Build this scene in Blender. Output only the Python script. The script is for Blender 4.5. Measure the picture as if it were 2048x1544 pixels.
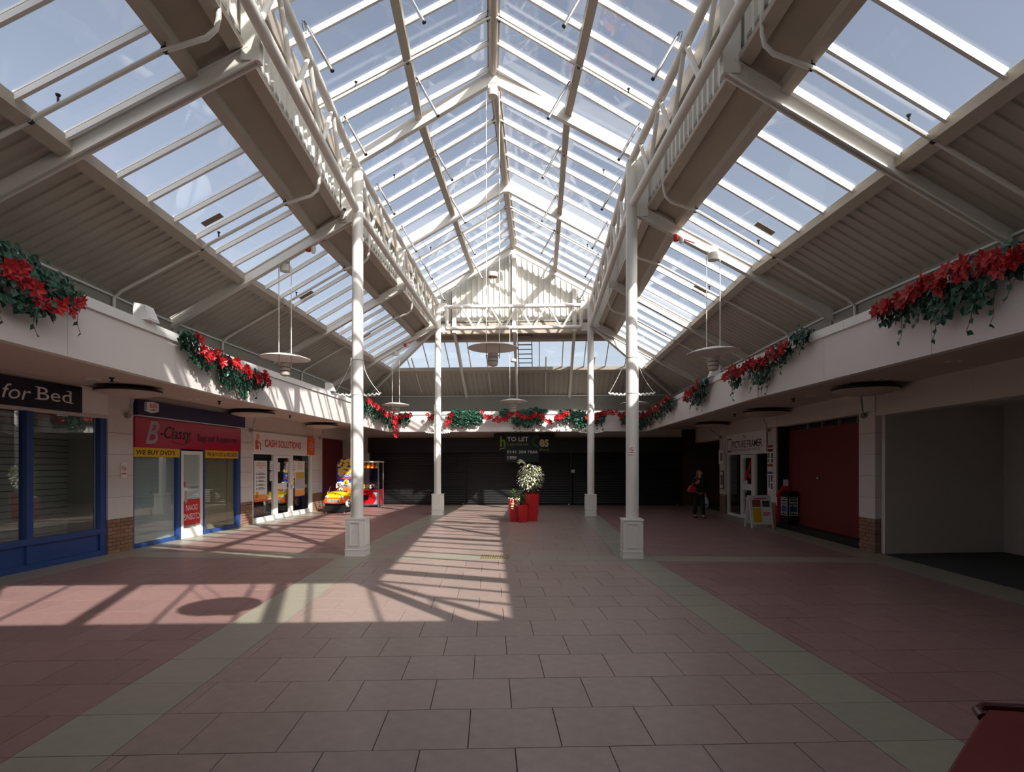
import bpy, math, random
from math import sin, cos, tan, pi, radians, sqrt, atan2
from mathutils import Vector, Matrix, Euler

random.seed(7)
scene = bpy.context.scene
for _o in list(bpy.data.objects):
    bpy.data.objects.remove(_o)
COL = scene.collection

# ------------------------------------------------------------------ camera, world, sun, exposure
EYE = 1.80
cam_d = bpy.data.cameras.new('camera')
cam_d.sensor_fit = 'HORIZONTAL'
cam_d.sensor_width = 36.0
cam_d.lens = 36.0 * 1150.0 / 2048.0
cam_d.shift_x = 0.0
cam_d.shift_y = 156.0 / 2048.0
cam_d.clip_start = 0.05
cam_d.clip_end = 400
cam = bpy.data.objects.new('camera', cam_d)
COL.objects.link(cam)
cam.location = (0, 0, EYE)
cam.rotation_euler = (pi / 2, 0, 0)
scene.camera = cam

world = bpy.data.worlds.new('sky')
scene.world = world
world.use_nodes = True
wn, wl = world.node_tree.nodes, world.node_tree.links
wn.clear()
w_out = wn.new('ShaderNodeOutputWorld')
w_bg = wn.new('ShaderNodeBackground')
w_bg.inputs['Strength'].default_value = 0.265
SUN_V = (3.62, -4.54, 4.05)                              # towards the sun: behind the camera, to the right
w_sky = wn.new('ShaderNodeTexSky')
w_sky.sky_type = 'NISHITA'
w_sky.sun_disc = False
w_sky.sun_elevation = math.asin(Vector(SUN_V).normalized().z)
w_sky.sun_rotation = atan2(SUN_V[0], SUN_V[1])
w_sky.air_density = 1.0
w_sky.dust_density = 4.0
w_sky.ozone_density = 1.0
w_bw = wn.new('ShaderNodeRGBToBW')
w_haze = wn.new('ShaderNodeMixRGB')                      # thin haze: halfway to grey
w_haze.inputs['Fac'].default_value = 0.55
wl.new(w_sky.outputs[0], w_bw.inputs[0])
wl.new(w_sky.outputs[0], w_haze.inputs['Color1'])
wl.new(w_bw.outputs[0], w_haze.inputs['Color2'])
wl.new(w_haze.outputs[0], w_bg.inputs['Color'])
wl.new(w_bg.outputs[0], w_out.inputs['Surface'])

SUN_DIR = Vector(SUN_V).normalized()      # towards the sun
sun_d = bpy.data.lights.new('sun', 'SUN')
sun_d.energy = 8.5
sun_d.angle = radians(0.53)
sun_d.color = (1.0, 0.95, 0.87)
sun = bpy.data.objects.new('sun', sun_d)
COL.objects.link(sun)
sun.rotation_euler = SUN_DIR.to_track_quat('Z', 'Y').to_euler()
sun.location = (20, -25, 30)

vs = scene.view_settings
vs.view_transform = 'Standard'
vs.look = 'None'
vs.exposure = 0.0
vs.gamma = 1.0
vs.use_curve_mapping = False
scene.cycles.transparent_max_bounces = 24
scene.cycles.use_denoising = True

# ------------------------------------------------------------------ helpers
def lin(c):
    if isinstance(c, str):
        c = tuple(int(c[i:i + 2], 16) / 255.0 for i in (0, 2, 4))
        return tuple((x / 12.92 if x <= 0.04045 else ((x + 0.055) / 1.055) ** 2.4) for x in c)
    return c

MATS = {}
def mat(name, col, rough=0.5, metal=0.0, vary=0.06, scale=6.0, bump=0.0, bscale=60.0, spec=0.5, island=0.0, obj_var=0.0, emit=None, coat=0.0):
    """procedural painted / stone / plastic surface: a base colour with fine noise, optional bump and per-piece variation"""
    if name in MATS:
        return MATS[name]
    m = bpy.data.materials.new(name)
    m.use_nodes = True
    n, l = m.node_tree.nodes, m.node_tree.links
    b = n['Principled BSDF']
    c = lin(col)
    b.inputs['Roughness'].default_value = rough
    b.inputs['Metallic'].default_value = metal
    b.inputs['Specular IOR Level'].default_value = spec
    b.inputs['Coat Weight'].default_value = coat
    tc = n.new('ShaderNodeTexCoord')
    nz = n.new('ShaderNodeTexNoise')
    nz.inputs['Scale'].default_value = scale
    nz.inputs['Detail'].default_value = 5.0
    l.new(tc.outputs['Object'], nz.inputs['Vector'])
    hsv = n.new('ShaderNodeHueSaturation')
    hsv.inputs['Color'].default_value = (*c, 1)
    mr = n.new('ShaderNodeMapRange')
    mr.inputs['To Min'].default_value = 1.0 - vary
    mr.inputs['To Max'].default_value = 1.0 + vary
    mr.inputs['From Min'].default_value = 0.25
    mr.inputs['From Max'].default_value = 0.75
    l.new(nz.outputs['Fac'], mr.inputs['Value'])
    val = mr.outputs[0]
    if island or obj_var:
        if island:
            g = n.new('ShaderNodeNewGeometry')
            src = g.outputs['Random Per Island']
        else:
            g = n.new('ShaderNodeObjectInfo')
            src = g.outputs['Random']
        m2 = n.new('ShaderNodeMapRange')
        v = island or obj_var
        m2.inputs['To Min'].default_value = 1.0 - v
        m2.inputs['To Max'].default_value = 1.0 + v
        l.new(src, m2.inputs['Value'])
        mu = n.new('ShaderNodeMath')
        mu.operation = 'MULTIPLY'
        l.new(val, mu.inputs[0])
        l.new(m2.outputs[0], mu.inputs[1])
        val = mu.outputs[0]
    l.new(val, hsv.inputs['Value'])
    l.new(hsv.outputs[0], b.inputs['Base Color'])
    if bump:
        nb = n.new('ShaderNodeTexNoise')
        nb.inputs['Scale'].default_value = bscale
        nb.inputs['Detail'].default_value = 3.0
        l.new(tc.outputs['Object'], nb.inputs['Vector'])
        bp = n.new('ShaderNodeBump')
        bp.inputs['Strength'].default_value = bump
        bp.inputs['Distance'].default_value = 0.01
        l.new(nb.outputs['Fac'], bp.inputs['Height'])
        l.new(bp.outputs[0], b.inputs['Normal'])
    if emit:
        b.inputs['Emission Color'].default_value = (*lin(emit[0]), 1)
        b.inputs['Emission Strength'].default_value = emit[1]
    MATS[name] = m
    return m

def glass_mat(name, tint=(0.93, 0.95, 0.97), base=0.05, edge=0.6, rough=0.0):
    m = bpy.data.materials.new(name)
    m.use_nodes = True
    n, l = m.node_tree.nodes, m.node_tree.links
    n.clear()
    o = n.new('ShaderNodeOutputMaterial')
    tr = n.new('ShaderNodeBsdfTransparent')
    tr.inputs['Color'].default_value = (*tint, 1)
    gl = n.new('ShaderNodeBsdfGlossy')
    gl.inputs['Roughness'].default_value = rough
    gl.inputs['Color'].default_value = (1, 1, 1, 1)
    lw = n.new('ShaderNodeLayerWeight')
    lw.inputs['Blend'].default_value = 0.5
    pw = n.new('ShaderNodeMath')
    pw.operation = 'POWER'
    pw.inputs[1].default_value = 4.0
    l.new(lw.outputs['Facing'], pw.inputs[0])
    mr = n.new('ShaderNodeMapRange')
    mr.inputs['To Min'].default_value = base
    mr.inputs['To Max'].default_value = edge
    l.new(pw.outputs[0], mr.inputs['Value'])
    mx = n.new('ShaderNodeMixShader')
    l.new(mr.outputs[0], mx.inputs['Fac'])
    l.new(tr.outputs[0], mx.inputs[1])
    l.new(gl.outputs[0], mx.inputs[2])
    l.new(mx.outputs[0], o.inputs['Surface'])
    MATS[name] = m
    return m

class Frame:
    """building frame: x across the mall, y along it; the mall bends a few degrees at the front pair of columns"""
    def __init__(s, ox, oy, deg):
        s.o = Vector((ox, oy, 0)); s.rot = -radians(deg)
        s.m = Matrix.Translation(s.o) @ Matrix.Rotation(s.rot, 4, 'Z')
    def w(s, p):
        return s.m @ Vector(p)
FAR = Frame(-0.371, 11.26, 2.75)
NEAR = Frame(-0.371, 11.26, -2.19)
WORLD = Frame(0, 0, 0)
KINK = tan(radians(4.94))
def mitre(t):            # y in NEAR where the bend lies
    return -KINK * t

OFF = {}
FRM = {}
def link(o):
    COL.objects.link(o)
    return o

def tag(o, label=None, cat=None, group=None, kind=None):
    if label: o['label'] = label
    if cat: o['category'] = cat
    if group: o['group'] = group
    if kind: o['kind'] = kind
    return o

def thing(name, label, cat, fr, base, group=None, kind=None):
    o = bpy.data.objects.new(name, None)
    o.empty_display_size = 0.2
    link(o)
    o.location = fr.w(base)
    o.rotation_euler = (0, 0, fr.rot)
    OFF[o.name] = Vector(base); FRM[o.name] = fr
    return tag(o, label, cat, group, kind)

def struct(name, fr, label=None):
    o = bpy.data.objects.new(name, None)
    o.empty_display_size = 0.2
    link(o)
    o.location = fr.w((0, 0, 0)); o.rotation_euler = (0, 0, fr.rot)
    OFF[o.name] = Vector((0, 0, 0)); FRM[o.name] = fr
    return tag(o, label, None, None, 'structure')

class MB:
    def __init__(s):
        s.v = []; s.f = []
    def vert(s, p):
        s.v.append(Vector(p)); return len(s.v) - 1
    def face(s, *ps):
        i = [s.vert(p) for p in ps]
        s.f.append(i); return s
    def hexa(s, c):
        """eight corners: bottom four in order, top four in order"""
        b = len(s.v)
        s.v += [Vector(p) for p in c]
        for q in ((0, 3, 2, 1), (4, 5, 6, 7), (0, 1, 5, 4), (1, 2, 6, 5), (2, 3, 7, 6), (3, 0, 4, 7)):
            s.f.append([b + k for k in q])
        return s
    def box(s, x0, x1, y0, y1, z0, z1):
        return s.hexa([(x0, y0, z0), (x1, y0, z0), (x1, y1, z0), (x0, y1, z0), (x0, y0, z1), (x1, y0, z1), (x1, y1, z1), (x0, y1, z1)])
    def cbox(s, c, d):
        return s.box(c[0] - d[0] / 2, c[0] + d[0] / 2, c[1] - d[1] / 2, c[1] + d[1] / 2, c[2] - d[2] / 2, c[2] + d[2] / 2)
    def bar(s, p, q, w, h, up=(0, 0, 1)):
        """rectangular bar p-q, w across, h along up"""
        p, q, up = Vector(p), Vector(q), Vector(up)
        d = (q - p).normalized()
        a = d.cross(up).normalized(); u = a.cross(d).normalized()
        a *= w / 2; u *= h / 2
        return s.hexa([p - a - u, p + a - u, q + a - u, q - a - u, p - a + u, p + a + u, q + a + u, q - a + u])
    def tube(s, pts, r, n=10, caps=True, r2=None):
        pts = [Vector(p) for p in pts]
        rings = []
        N = len(pts)
        ref = None
        for i, p in enumerate(pts):
            d = (pts[min(i + 1, N - 1)] - pts[max(i - 1, 0)]).normalized()
            if ref is None:
                ref = Vector((0, 0, 1)) if abs(d.z) < 0.9 else Vector((1, 0, 0))
            a = d.cross(ref).normalized(); b = d.cross(a).normalized()
            ref = a.cross(d) * -1 if False else ref
            rr = r if r2 is None else r + (r2 - r) * i / (N - 1)
            base = len(s.v)
            for k in range(n):
                an = 2 * pi * k / n
                s.v.append(p + a * (rr * cos(an)) + b * (rr * sin(an)))
            rings.append(base)
        for i in range(N - 1):
            for k in range(n):
                k2 = (k + 1) % n
                s.f.append([rings[i] + k, rings[i] + k2, rings[i + 1] + k2, rings[i + 1] + k])
        if caps:
            s.f.append([rings[0] + k for k in range(n)][::-1])
            s.f.append([rings[-1] + k for k in range(n)])
        return s
    def lathe(s, prof, c, n=24, axis='Z', cap=False):
        c = Vector(c)
        base = len(s.v)
        for (r, z) in prof:
            for k in range(n):
                an = 2 * pi * k / n
                if axis == 'Z': s.v.append(c + Vector((r * cos(an), r * sin(an), z)))
                elif axis == 'X': s.v.append(c + Vector((z, r * cos(an), r * sin(an))))
                else: s.v.append(c + Vector((r * cos(an), z, r * sin(an))))
        for i in range(len(prof) - 1):
            for k in range(n):
                k2 = (k + 1) % n
                s.f.append([base + i * n + k, base + i * n + k2, base + (i + 1) * n + k2, base + (i + 1) * n + k])
        if cap:
            s.f.append([base + k for k in range(n)][::-1])
            s.f.append([base + (len(prof) - 1) * n + k for k in range(n)])
        return s
    def ball(s, c, r, n=10, sx=1, sy=1, sz=1):
        c = Vector(c)
        m = max(4, n // 2 + 1)
        b = len(s.v)
        for i in range(m + 1):
            th = pi * i / m
            for k in range(n):
                an = 2 * pi * k / n
                s.v.append(c + Vector((r * sx * sin(th) * cos(an), r * sy * sin(th) * sin(an), r * sz * cos(th))))
        for i in range(m):
            for k in range(n):
                k2 = (k + 1) % n
                s.f.append([b + i * n + k, b + (i + 1) * n + k, b + (i + 1) * n + k2, b + i * n + k2])
        return s
    def prism(s, poly, d):
        """polygon (list of 3-D points) extruded by the vector d"""
        d = Vector(d); n = len(poly); b = len(s.v)
        s.v += [Vector(p) for p in poly] + [Vector(p) + d for p in poly]
        s.f.append([b + k for k in range(n)][::-1])
        s.f.append([b + n + k for k in range(n)])
        for k in range(n):
            k2 = (k + 1) % n
            s.f.append([b + k, b + k2, b + n + k2, b + n + k])
        return s
    def add(s, other, mtx=None):
        b = len(s.v)
        s.v += [(mtx @ p if mtx is not None else p.copy()) for p in other.v]
        s.f += [[b + i for i in f] for f in other.f]
        return s
    def mesh(s, name, m, off=Vector((0, 0, 0)), smooth=False):
        me = bpy.data.meshes.new(name)
        me.from_pydata([tuple(p - off) for p in s.v], [], s.f)
        if m is not None: me.materials.append(m)
        me.validate(clean_customdata=False)
        me.update()
        if smooth:
            for p in me.polygons: p.use_smooth = True
            try: me.set_sharp_from_angle(angle=radians(35))
            except Exception: pass
        return me
    def build(s, name, m, parent=None, fr=None, base=(0, 0, 0), smooth=False, label=None, cat=None, group=None, kind=None):
        if parent is not None:
            off = OFF[parent.name]
            o = bpy.data.objects.new(name, s.mesh(name, m, off, smooth))
            link(o); o.parent = parent
            OFF[o.name] = off; FRM[o.name] = FRM[parent.name]
        else:
            off = Vector(base)
            o = bpy.data.objects.new(name, s.mesh(name, m, off, smooth))
            link(o); o.location = fr.w(base); o.rotation_euler = (0, 0, fr.rot)
            OFF[o.name] = off; FRM[o.name] = fr
        return tag(o, label, cat, group, kind)

def copy_tree(o, parent=None):
    c = o.copy(); link(c); c.parent = parent
    for ch in list(o.children): copy_tree(ch, c)
    return c

def copy_thing(root, fr, base, label, group=None, rot=0.0):
    c = copy_tree(root)
    c.location = fr.w(base); c.rotation_euler = (0, 0, fr.rot + rot)
    c['label'] = label
    if group: c['group'] = group
    return c

TEXT_CACHE = {}
def text_mb(body, shear=0.0, bold=0.0):
    key = (body, shear, bold)
    if key in TEXT_CACHE: return TEXT_CACHE[key]
    cu = bpy.data.curves.new('lettering', 'FONT')
    cu.body = body; cu.shear = shear; cu.resolution_u = 3; cu.offset = bold
    cu.space_line = 0.95; cu.align_x = 'CENTER'
    o = bpy.data.objects.new('lettering', cu); link(o)
    bpy.context.view_layer.update()
    me = bpy.data.meshes.new_from_object(o.evaluated_get(bpy.context.evaluated_depsgraph_get()))
    vs_ = [v.co.copy() for v in me.vertices]; fs = [list(p.vertices) for p in me.polygons]
    bpy.data.objects.remove(o); bpy.data.curves.remove(cu); bpy.data.meshes.remove(me)
    TEXT_CACHE[key] = (vs_, fs)
    return vs_, fs

def text(body, a0, a1, z0, z1, wall, d, m, parent, shear=0.0, bold=0.0, flip=False, name='lettering', slope=0.0):
    """lettering fitted in the rectangle a0..a1 (reading direction), z0..z1 on a wall: 'L' faces +x at x=d, 'R' faces -x, 'B' faces -y at y=d"""
    vs_, fs = text_mb(body, shear, bold)
    x0 = min(v.x for v in vs_); x1 = max(v.x for v in vs_); y0 = min(v.y for v in vs_); y1 = max(v.y for v in vs_)
    b = MB()
    for v in vs_:
        u = (v.x - x0) / (x1 - x0); w = (v.y - y0) / (y1 - y0)
        if flip: u, w = 1 - u, 1 - w
        a = a0 + (a1 - a0) * u; z = z0 + (z1 - z0) * w + slope * u
        b.v.append(Vector((d, a, z)) if wall in 'LR' else Vector((a, d, z)))
    b.f = [f[:] for f in fs]
    return b.build(name, m, parent)

def wq(b, wall, d, a0, a1, z0, z1, th=0.01):
    """thin board on a wall with its face at d"""
    if wall == 'L': b.box(d - th, d, min(a0, a1), max(a0, a1), z0, z1)
    elif wall == 'R': b.box(d, d + th, min(a0, a1), max(a0, a1), z0, z1)
    else: b.box(min(a0, a1), max(a0, a1), d, d + th, z0, z1)
    return b

# ------------------------------------------------------------------ materials
M_white = mat('white_steel_paint', 'e4e0d8', 0.42, vary=0.03, scale=3)
M_cream = mat('cream_column_paint', 'e6e3dc', 0.38, vary=0.02, scale=3)
M_clad = mat('white_ribbed_sheet', 'd2cfc6', 0.4, vary=0.03)
M_deck = mat('beige_roof_deck', 'b8afa3', 0.55, vary=0.05, scale=2)
M_gut = mat('beige_gutter_panel', 'a09484', 0.5, vary=0.05, scale=2)
M_beam = mat('taupe_edge_beam', 'b5aa9b', 0.5, vary=0.04, scale=3)
M_eave = mat('grey_eaves_sheet', '8f8c84', 0.6, vary=0.04)
M_alu = mat('white_glazing_bar', 'e8e6e2', 0.35, vary=0.02)
M_chrome = mat('bright_steel', 'c8c8c8', 0.25, metal=0.9, vary=0.02)
M_dark = mat('black_plastic', '141414', 0.5, vary=0.05)
M_plaster = mat('pale_fascia_plaster', 'dad3ce', 0.7, vary=0.025, scale=1.5, bump=0.05, bscale=80)
M_coping = mat('white_coping', 'e2e0dc', 0.5, vary=0.02)
M_soffit = mat('warm_soffit_paint', 'c4b2a5', 0.75, vary=0.03, scale=1.5)
M_wall = mat('cream_wall_paint', 'cfc5ba', 0.7, vary=0.03, scale=1.5)
M_block = mat('white_painted_block', 'd6d0cb', 0.65, vary=0.03, obj_var=0.03, bump=0.15, bscale=40)
M_brick = mat('buff_brick', '95705a', 0.85, vary=0.12, scale=25, obj_var=0.16, bump=0.4, bscale=80)
M_mortar = mat('brick_mortar', '6f665c', 0.9)
M_tile = mat('pink_terrazzo_tile', '9f8a81', 0.36, vary=0.10, scale=9, obj_var=0.05, spec=0.4)
M_tile_i = mat('pink_terrazzo_floor', '9f8a81', 0.36, vary=0.10, scale=2, island=0.05, spec=0.4)
M_rtile = mat('red_terrazzo_tile', '957671', 0.38, vary=0.10, scale=9, obj_var=0.06, spec=0.4)
M_rtile_i = mat('red_terrazzo_floor', '957671', 0.38, vary=0.10, scale=2, island=0.06, spec=0.4)
M_tan = mat('tan_terrazzo_tile', '9c9686', 0.36, vary=0.07, scale=9, obj_var=0.04, spec=0.4)
M_tan_i = mat('tan_terrazzo_floor', '9c9686', 0.36, vary=0.07, scale=2, island=0.04, spec=0.4)
M_grout = mat('dark_grout', '3c332f', 0.9)
M_carpet = mat('dark_grey_carpet', '3d403e', 0.95, vary=0.15, scale=40)
M_blue = mat('blue_shopfront_paint', '2a4a86', 0.4, vary=0.04)
M_navy = mat('navy_sign_board', '1b1d48', 0.35)
M_navy2 = mat('dark_navy_sign', '14162b', 0.3)
M_magenta = mat('magenta_sign_board', 'b0143f', 0.22)
M_yellow = mat('yellow_sign_board', 'dfb41c', 0.4)
M_ink = mat('black_ink', '101010', 0.5)
M_silver = mat('silver_ink', 'aaa6aa', 0.4)
M_red = mat('red_poster', 'c22a2e', 0.4)
M_red_ink = mat('red_ink', 'd2322a', 0.5)
M_paper = mat('white_paper', 'e8e8e6', 0.6, vary=0.02)
M_uwhite = mat('white_upvc', 'e8e6e3', 0.35, vary=0.02)
M_orange = mat('orange_ink', 'e0602a', 0.5)
M_lorange = mat('light_orange_ink', 'f0a04a', 0.5)
M_board = mat('blue_white_board', 'b9c3c6', 0.5, vary=0.04, scale=2)
M_beige = mat('beige_backing_board', 'a2967c', 0.6, vary=0.06, scale=2)
M_slat = mat('grey_slat_panel', 'd0d0ca', 0.6)
M_maroon = mat('maroon_hoarding', '6a1a1c', 0.55, vary=0.05, scale=1)
M_black = mat('black_shutter', '0c0d0e', 0.5, vary=0.05)
M_blk2 = mat('black_header', '08090a', 0.45)
M_interior = mat('dark_shop_interior', '7c7b77', 0.8)
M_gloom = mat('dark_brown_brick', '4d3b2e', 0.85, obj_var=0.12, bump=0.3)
M_green = mat('dark_green_board', '123330', 0.45)
M_lgreen = mat('bright_green_ink', '7fb52a', 0.5)
M_dgreen = mat('deep_green_ink', '2a6228', 0.5)
M_creamink = mat('cream_ink', 'ded3a8', 0.5)
M_wink = mat('white_ink', 'e4e4e2', 0.5)
M_pot = mat('red_glazed_pot', 'c0141a', 0.25, coat=0.3)
M_soil = mat('dark_soil', '2d2119', 0.95)
M_ivy = mat('dark_ivy_leaf', '1f4c38', 0.4, vary=0.2, scale=12, island=0.35)
M_petal = mat('red_poinsettia_petal', 'b3121a', 0.5, vary=0.1, obj_var=0.15)
M_gold = mat('gold_flower_centre', 'c9a83a', 0.5)
M_varieg = mat('cream_variegated_leaf', 'cfd3b4', 0.45, vary=0.2, scale=14, island=0.3)
M_leafg = mat('green_leaf', '5d7b35', 0.45, vary=0.2, island=0.3)
M_wood = mat('brown_stem', '6d5038', 0.8)
M_amber_glow = mat('amber_glow_cone', 'c98b52', 0.35, metal=0.6)  # copper colour stands in for the amber glow inside the drum
M_brass = mat('brass_grate', '8d7447', 0.5, metal=0.4)
M_sticker = mat('buff_glass_sticker', '8d7a5e', 0.7)
M_roof_glass = glass_mat('roof_glass', (0.955, 0.965, 0.98), 0.035, 0.55)
M_shop_glass = glass_mat('shop_glass', (0.90, 0.94, 0.93), 0.09, 0.75)
# ------------------------------------------------------------------ setting: section of the roof
TC = 2.69                       # columns stand this far from the centre line
YD = 9.0                        # rear column line (FAR frame)
YN = -8.85                      # column line behind the camera (NEAR frame)
FZ0, FZ1 = 3.08, 3.88           # fascia
FT = 5.08
WT = 7.67                       # shop fronts
SOF = 3.30
def zr(t): return 6.543 - 0.56 * (abs(t) - 2.9)        # underside of lower rafters
def zg(t): return zr(t) + 0.21
def zd(t): return zr(t) + 0.17
def zu(t): return 9.236 - 0.56 * abs(t)                # underside of upper rafters
def zug(t): return zu(t) + 0.30
SLOPE = 0.56
NRM = Vector((SLOPE, 0, 1)).normalized()

WIN = [0]
def window(fr, label):
    WIN[0] += 1
    return struct('window_%d' % WIN[0], fr, label)

def bars_between(ya, yb, e0=0.12, e1=0.12, step=0.69):
    out = [ya + e0] if e0 else []
    n = max(1, round((yb - ya - e0 - e1) / step))
    d = (yb - ya - e0 - e1) / n
    out += [ya + e0 + d * k for k in range(1, n)]
    if e1: out.append(yb - e1)
    return out

def clip_poly(poly, h):
    """keep the part of a (t, y) polygon with a*t + b*y + c >= 0"""
    a, b, c = h
    out = []
    for i in range(len(poly)):
        p, q = poly[i], poly[(i + 1) % len(poly)]
        fp, fq = a * p[0] + b * p[1] + c, a * q[0] + b * q[1] + c
        if fp >= 0: out.append(p)
        if (fp >= 0) != (fq >= 0):
            k = fp / (fp - fq)
            out.append((p[0] + (q[0] - p[0]) * k, p[1] + (q[1] - p[1]) * k))
    return out

def glaze(fr, sg, ts, ya, yb, splits, zf, label, clips=()):
    """glazed slope on side sg: panes between the rows ts and the bars at the y values in splits, cut by half-planes"""
    w = window(fr, label)
    ys = [ya] + list(splits) + [yb]
    for ta, tb in zip(ts[:-1], ts[1:]):
        for y0, y1 in zip(ys[:-1], ys[1:]):
            poly = [(ta, y0), (tb, y0), (tb, y1), (ta, y1)]
            for h in clips:
                poly = clip_poly(poly, h) if poly else poly
            if len(poly) < 3: continue
            area = abs(sum(poly[i - 1][0] * poly[i][1] - poly[i][0] * poly[i - 1][1] for i in range(len(poly)))) / 2
            if area < 0.01: continue
            b = MB()
            b.prism([(sg * t, y, zf(t)) for t, y in poly], (0, 0, 0.012))
            b.build('pane', M_roof_glass, w)
    for y in splits:
        lo, hi = (3.615 if ts[0] == 3.58 else ts[0]), ts[-1]
        for (a, bb, c) in clips:
            # a*t + bb*y + c >= 0
            if abs(a) < 1e-9:
                if bb * y + c < 0: hi = lo
                continue
            k = -(bb * y + c) / a
            if a > 0: lo = max(lo, k)
            else: hi = min(hi, k)
        if hi - lo < 0.1: continue
        b = MB()
        b.bar((sg * lo, y, zf(lo) - 0.03), (sg * hi, y, zf(hi) - 0.03), 0.045, 0.06)
        b.bar((sg * lo, y, zf(lo) + 0.025), (sg * hi, y, zf(hi) + 0.025), 0.045, 0.02)
        b.build('glazing_bar', M_alu, w)
    return w

def corrug(fr, name, m, line, s0, s1, pitch, depth, parent=None, up=(0, 0, 1), th=0.01, label=None, kind='structure'):
    """ribbed sheet: line(s) -> (p, q) ends of the rib at position s; trapezoid profile, depth along up"""
    up = Vector(up)
    b = MB(); prev = None
    s = s0; k = 0
    prof = ((0.0, 0), (0.6, 0), (0.68, 1), (0.92, 1))
    stations = []
    while s < s1:
        for (f, h) in prof:
            ss = s + f * pitch
            if ss < s1: stations.append((ss, h))
        s += pitch
    stations.append((s1, 0))
    for (ss, h) in stations:
        r = line(ss)
        if r is None:
            prev = None; continue
        p, q = Vector(r[0]) + up * depth * h, Vector(r[1]) + up * depth * h
        if prev: b.face(prev[0], p, q, prev[1])
        prev = (p, q)
    return b.build(name, m, parent, fr=fr, kind=kind if parent is None else None, label=label)

SIDE_W = {-1: 'left', 1: 'right'}
def lower_side(fr, sg, bays, yin, yout, hip, tagname):
    """gutter box, glazing, purlin, deck, eaves and fascia of one side.  yin(t): end at the bend; yout(t): end at the hip; hip sign gives direction"""
    lo = (lambda t: yin(t)) if hip > 0 else (lambda t: yout(t))
    hi = (lambda t: yout(t)) if hip > 0 else (lambda t: yin(t))
    S = SIDE_W[sg]
    def strip(name, m, pts, lab=None):
        """prism along y of a section polygon [(t,z)...]"""
        b = MB(); n = len(pts)
        A = [(sg * t, lo(t), z) for (t, z) in pts]; B = [(sg * t, hi(t), z) for (t, z) in pts]
        b.f.append(list(range(n))); b.f.append(list(range(2 * n - 1, n - 1, -1)))
        b.v = [Vector(p) for p in A + B]
        for k in range(n):
            k2 = (k + 1) % n
            b.f.append([k, n + k, n + k2, k2])
        return b.build(name, m, fr=fr, kind='structure', label=lab)
    strip('gutter_edge', M_beam, [(2.97, 6.72), (3.12, 6.66), (3.12, 6.84), (2.97, 6.80)])
    strip('gutter_panel', M_gut, [(3.12, 6.74), (3.50, 6.50), (3.50, 6.56), (3.12, 6.80)])
    strip('gutter_beam', M_beam, [(3.50, zr(3.5) + 0.17), (3.61, zr(3.61) + 0.17), (3.61, zg(3.61) + 0.10), (3.50, zg(3.5) + 0.12)])
    strip('gutter_roof', M_eave, [(3.02, 6.9), (3.6, 6.62), (3.6, 6.66), (3.02, 6.95)])
    strip('upper_eaves_beam', M_beam, [(2.96, 7.58), (3.12, 7.58), (3.12, zug(3.12) + 0.0), (2.96, zug(2.96) + 0.0)])
    strip('purlin', M_beam, [(4.945, zr(4.945) + 0.07), (5.08, zr(5.08) + 0.07), (5.08, zg(5.08) - 0.02), (4.945, zg(4.945) - 0.005)])
    strip('eaves_sheet', M_eave, [(6.46, 3.78), (6.52, 3.78), (6.52, 4.86), (6.46, 4.86)])
    strip('eaves_trim', M_coping, [(6.42, zd(6.46) - 0.09), (6.46, zd(6.46) - 0.09), (6.46, zd(6.46) - 0.06), (6.42, zd(6.46) - 0.06)])
    strip('ledge', M_eave, [(5.2, 3.74), (6.5, 3.74), (6.5, 3.78), (5.2, 3.78)])
    # ribbed cladding behind the truss
    y0, y1 = min(lo(3.05), hi(3.05)), max(lo(3.05), hi(3.05))
    corrug(fr, 'ribbed_cladding', M_clad, lambda y: ((sg * 3.05, y, 6.78), (sg * 3.05, y, 7.66)), y0, y1, 0.2, 0.035, up=(-sg, 0, 0))
    # deck
    d0, d1 = min(lo(5.0), lo(6.5), hi(5.0), hi(6.5)), max(lo(5.0), lo(6.5), hi(5.0), hi(6.5))
    def dl(y):
        t0, t1 = 5.0, 6.5
        if hip > 0: t0 = max(t0, (y - YD) + TC)
        else: t0 = max(t0, (YN - y) + TC)
        if hip < 0:
            if sg < 0 and y > 0: t0 = max(t0, y / KINK)
            if sg > 0 and y < 0 and y > -1: t1 = min(t1, -y / KINK)
        if t0 >= t1 - 0.01: return None
        return ((sg * t0, y, zd(t0)), (sg * t1, y, zd(t1)))
    corrug(fr, 'roof_deck', M_deck, dl, d0, d1, 0.205, 0.022, up=(sg * 0.488, 0, 0.87))
    # glass
    HE = 4.96 - TC
    for i, (ya, yb) in enumerate(bays):
        spl = bars_between(ya, yb)
        lab = 'lower sloping roof glazing on the %s side' % S
        clips = []
        if hip > 0:
            if i == len(bays) - 1:
                spl += [yb + 0.12, yb + 0.81, yb + 1.5]
                yb = YD + HE
                clips.append((1, -1, YD - TC))
        else:
            if i == len(bays) - 1:
                spl = [ya - 1.5, ya - 0.81, ya - 0.12] + spl
                ya = YN - HE
                clips.append((1, 1, -(YN + TC)))
            if i == 0:
                yb = 0.45 if sg < 0 else 0.0
                clips.append((-KINK * sg, -1, 0))
        glaze(fr, sg, [3.58, 4.96], ya, yb, spl, zg, lab, clips)

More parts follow.
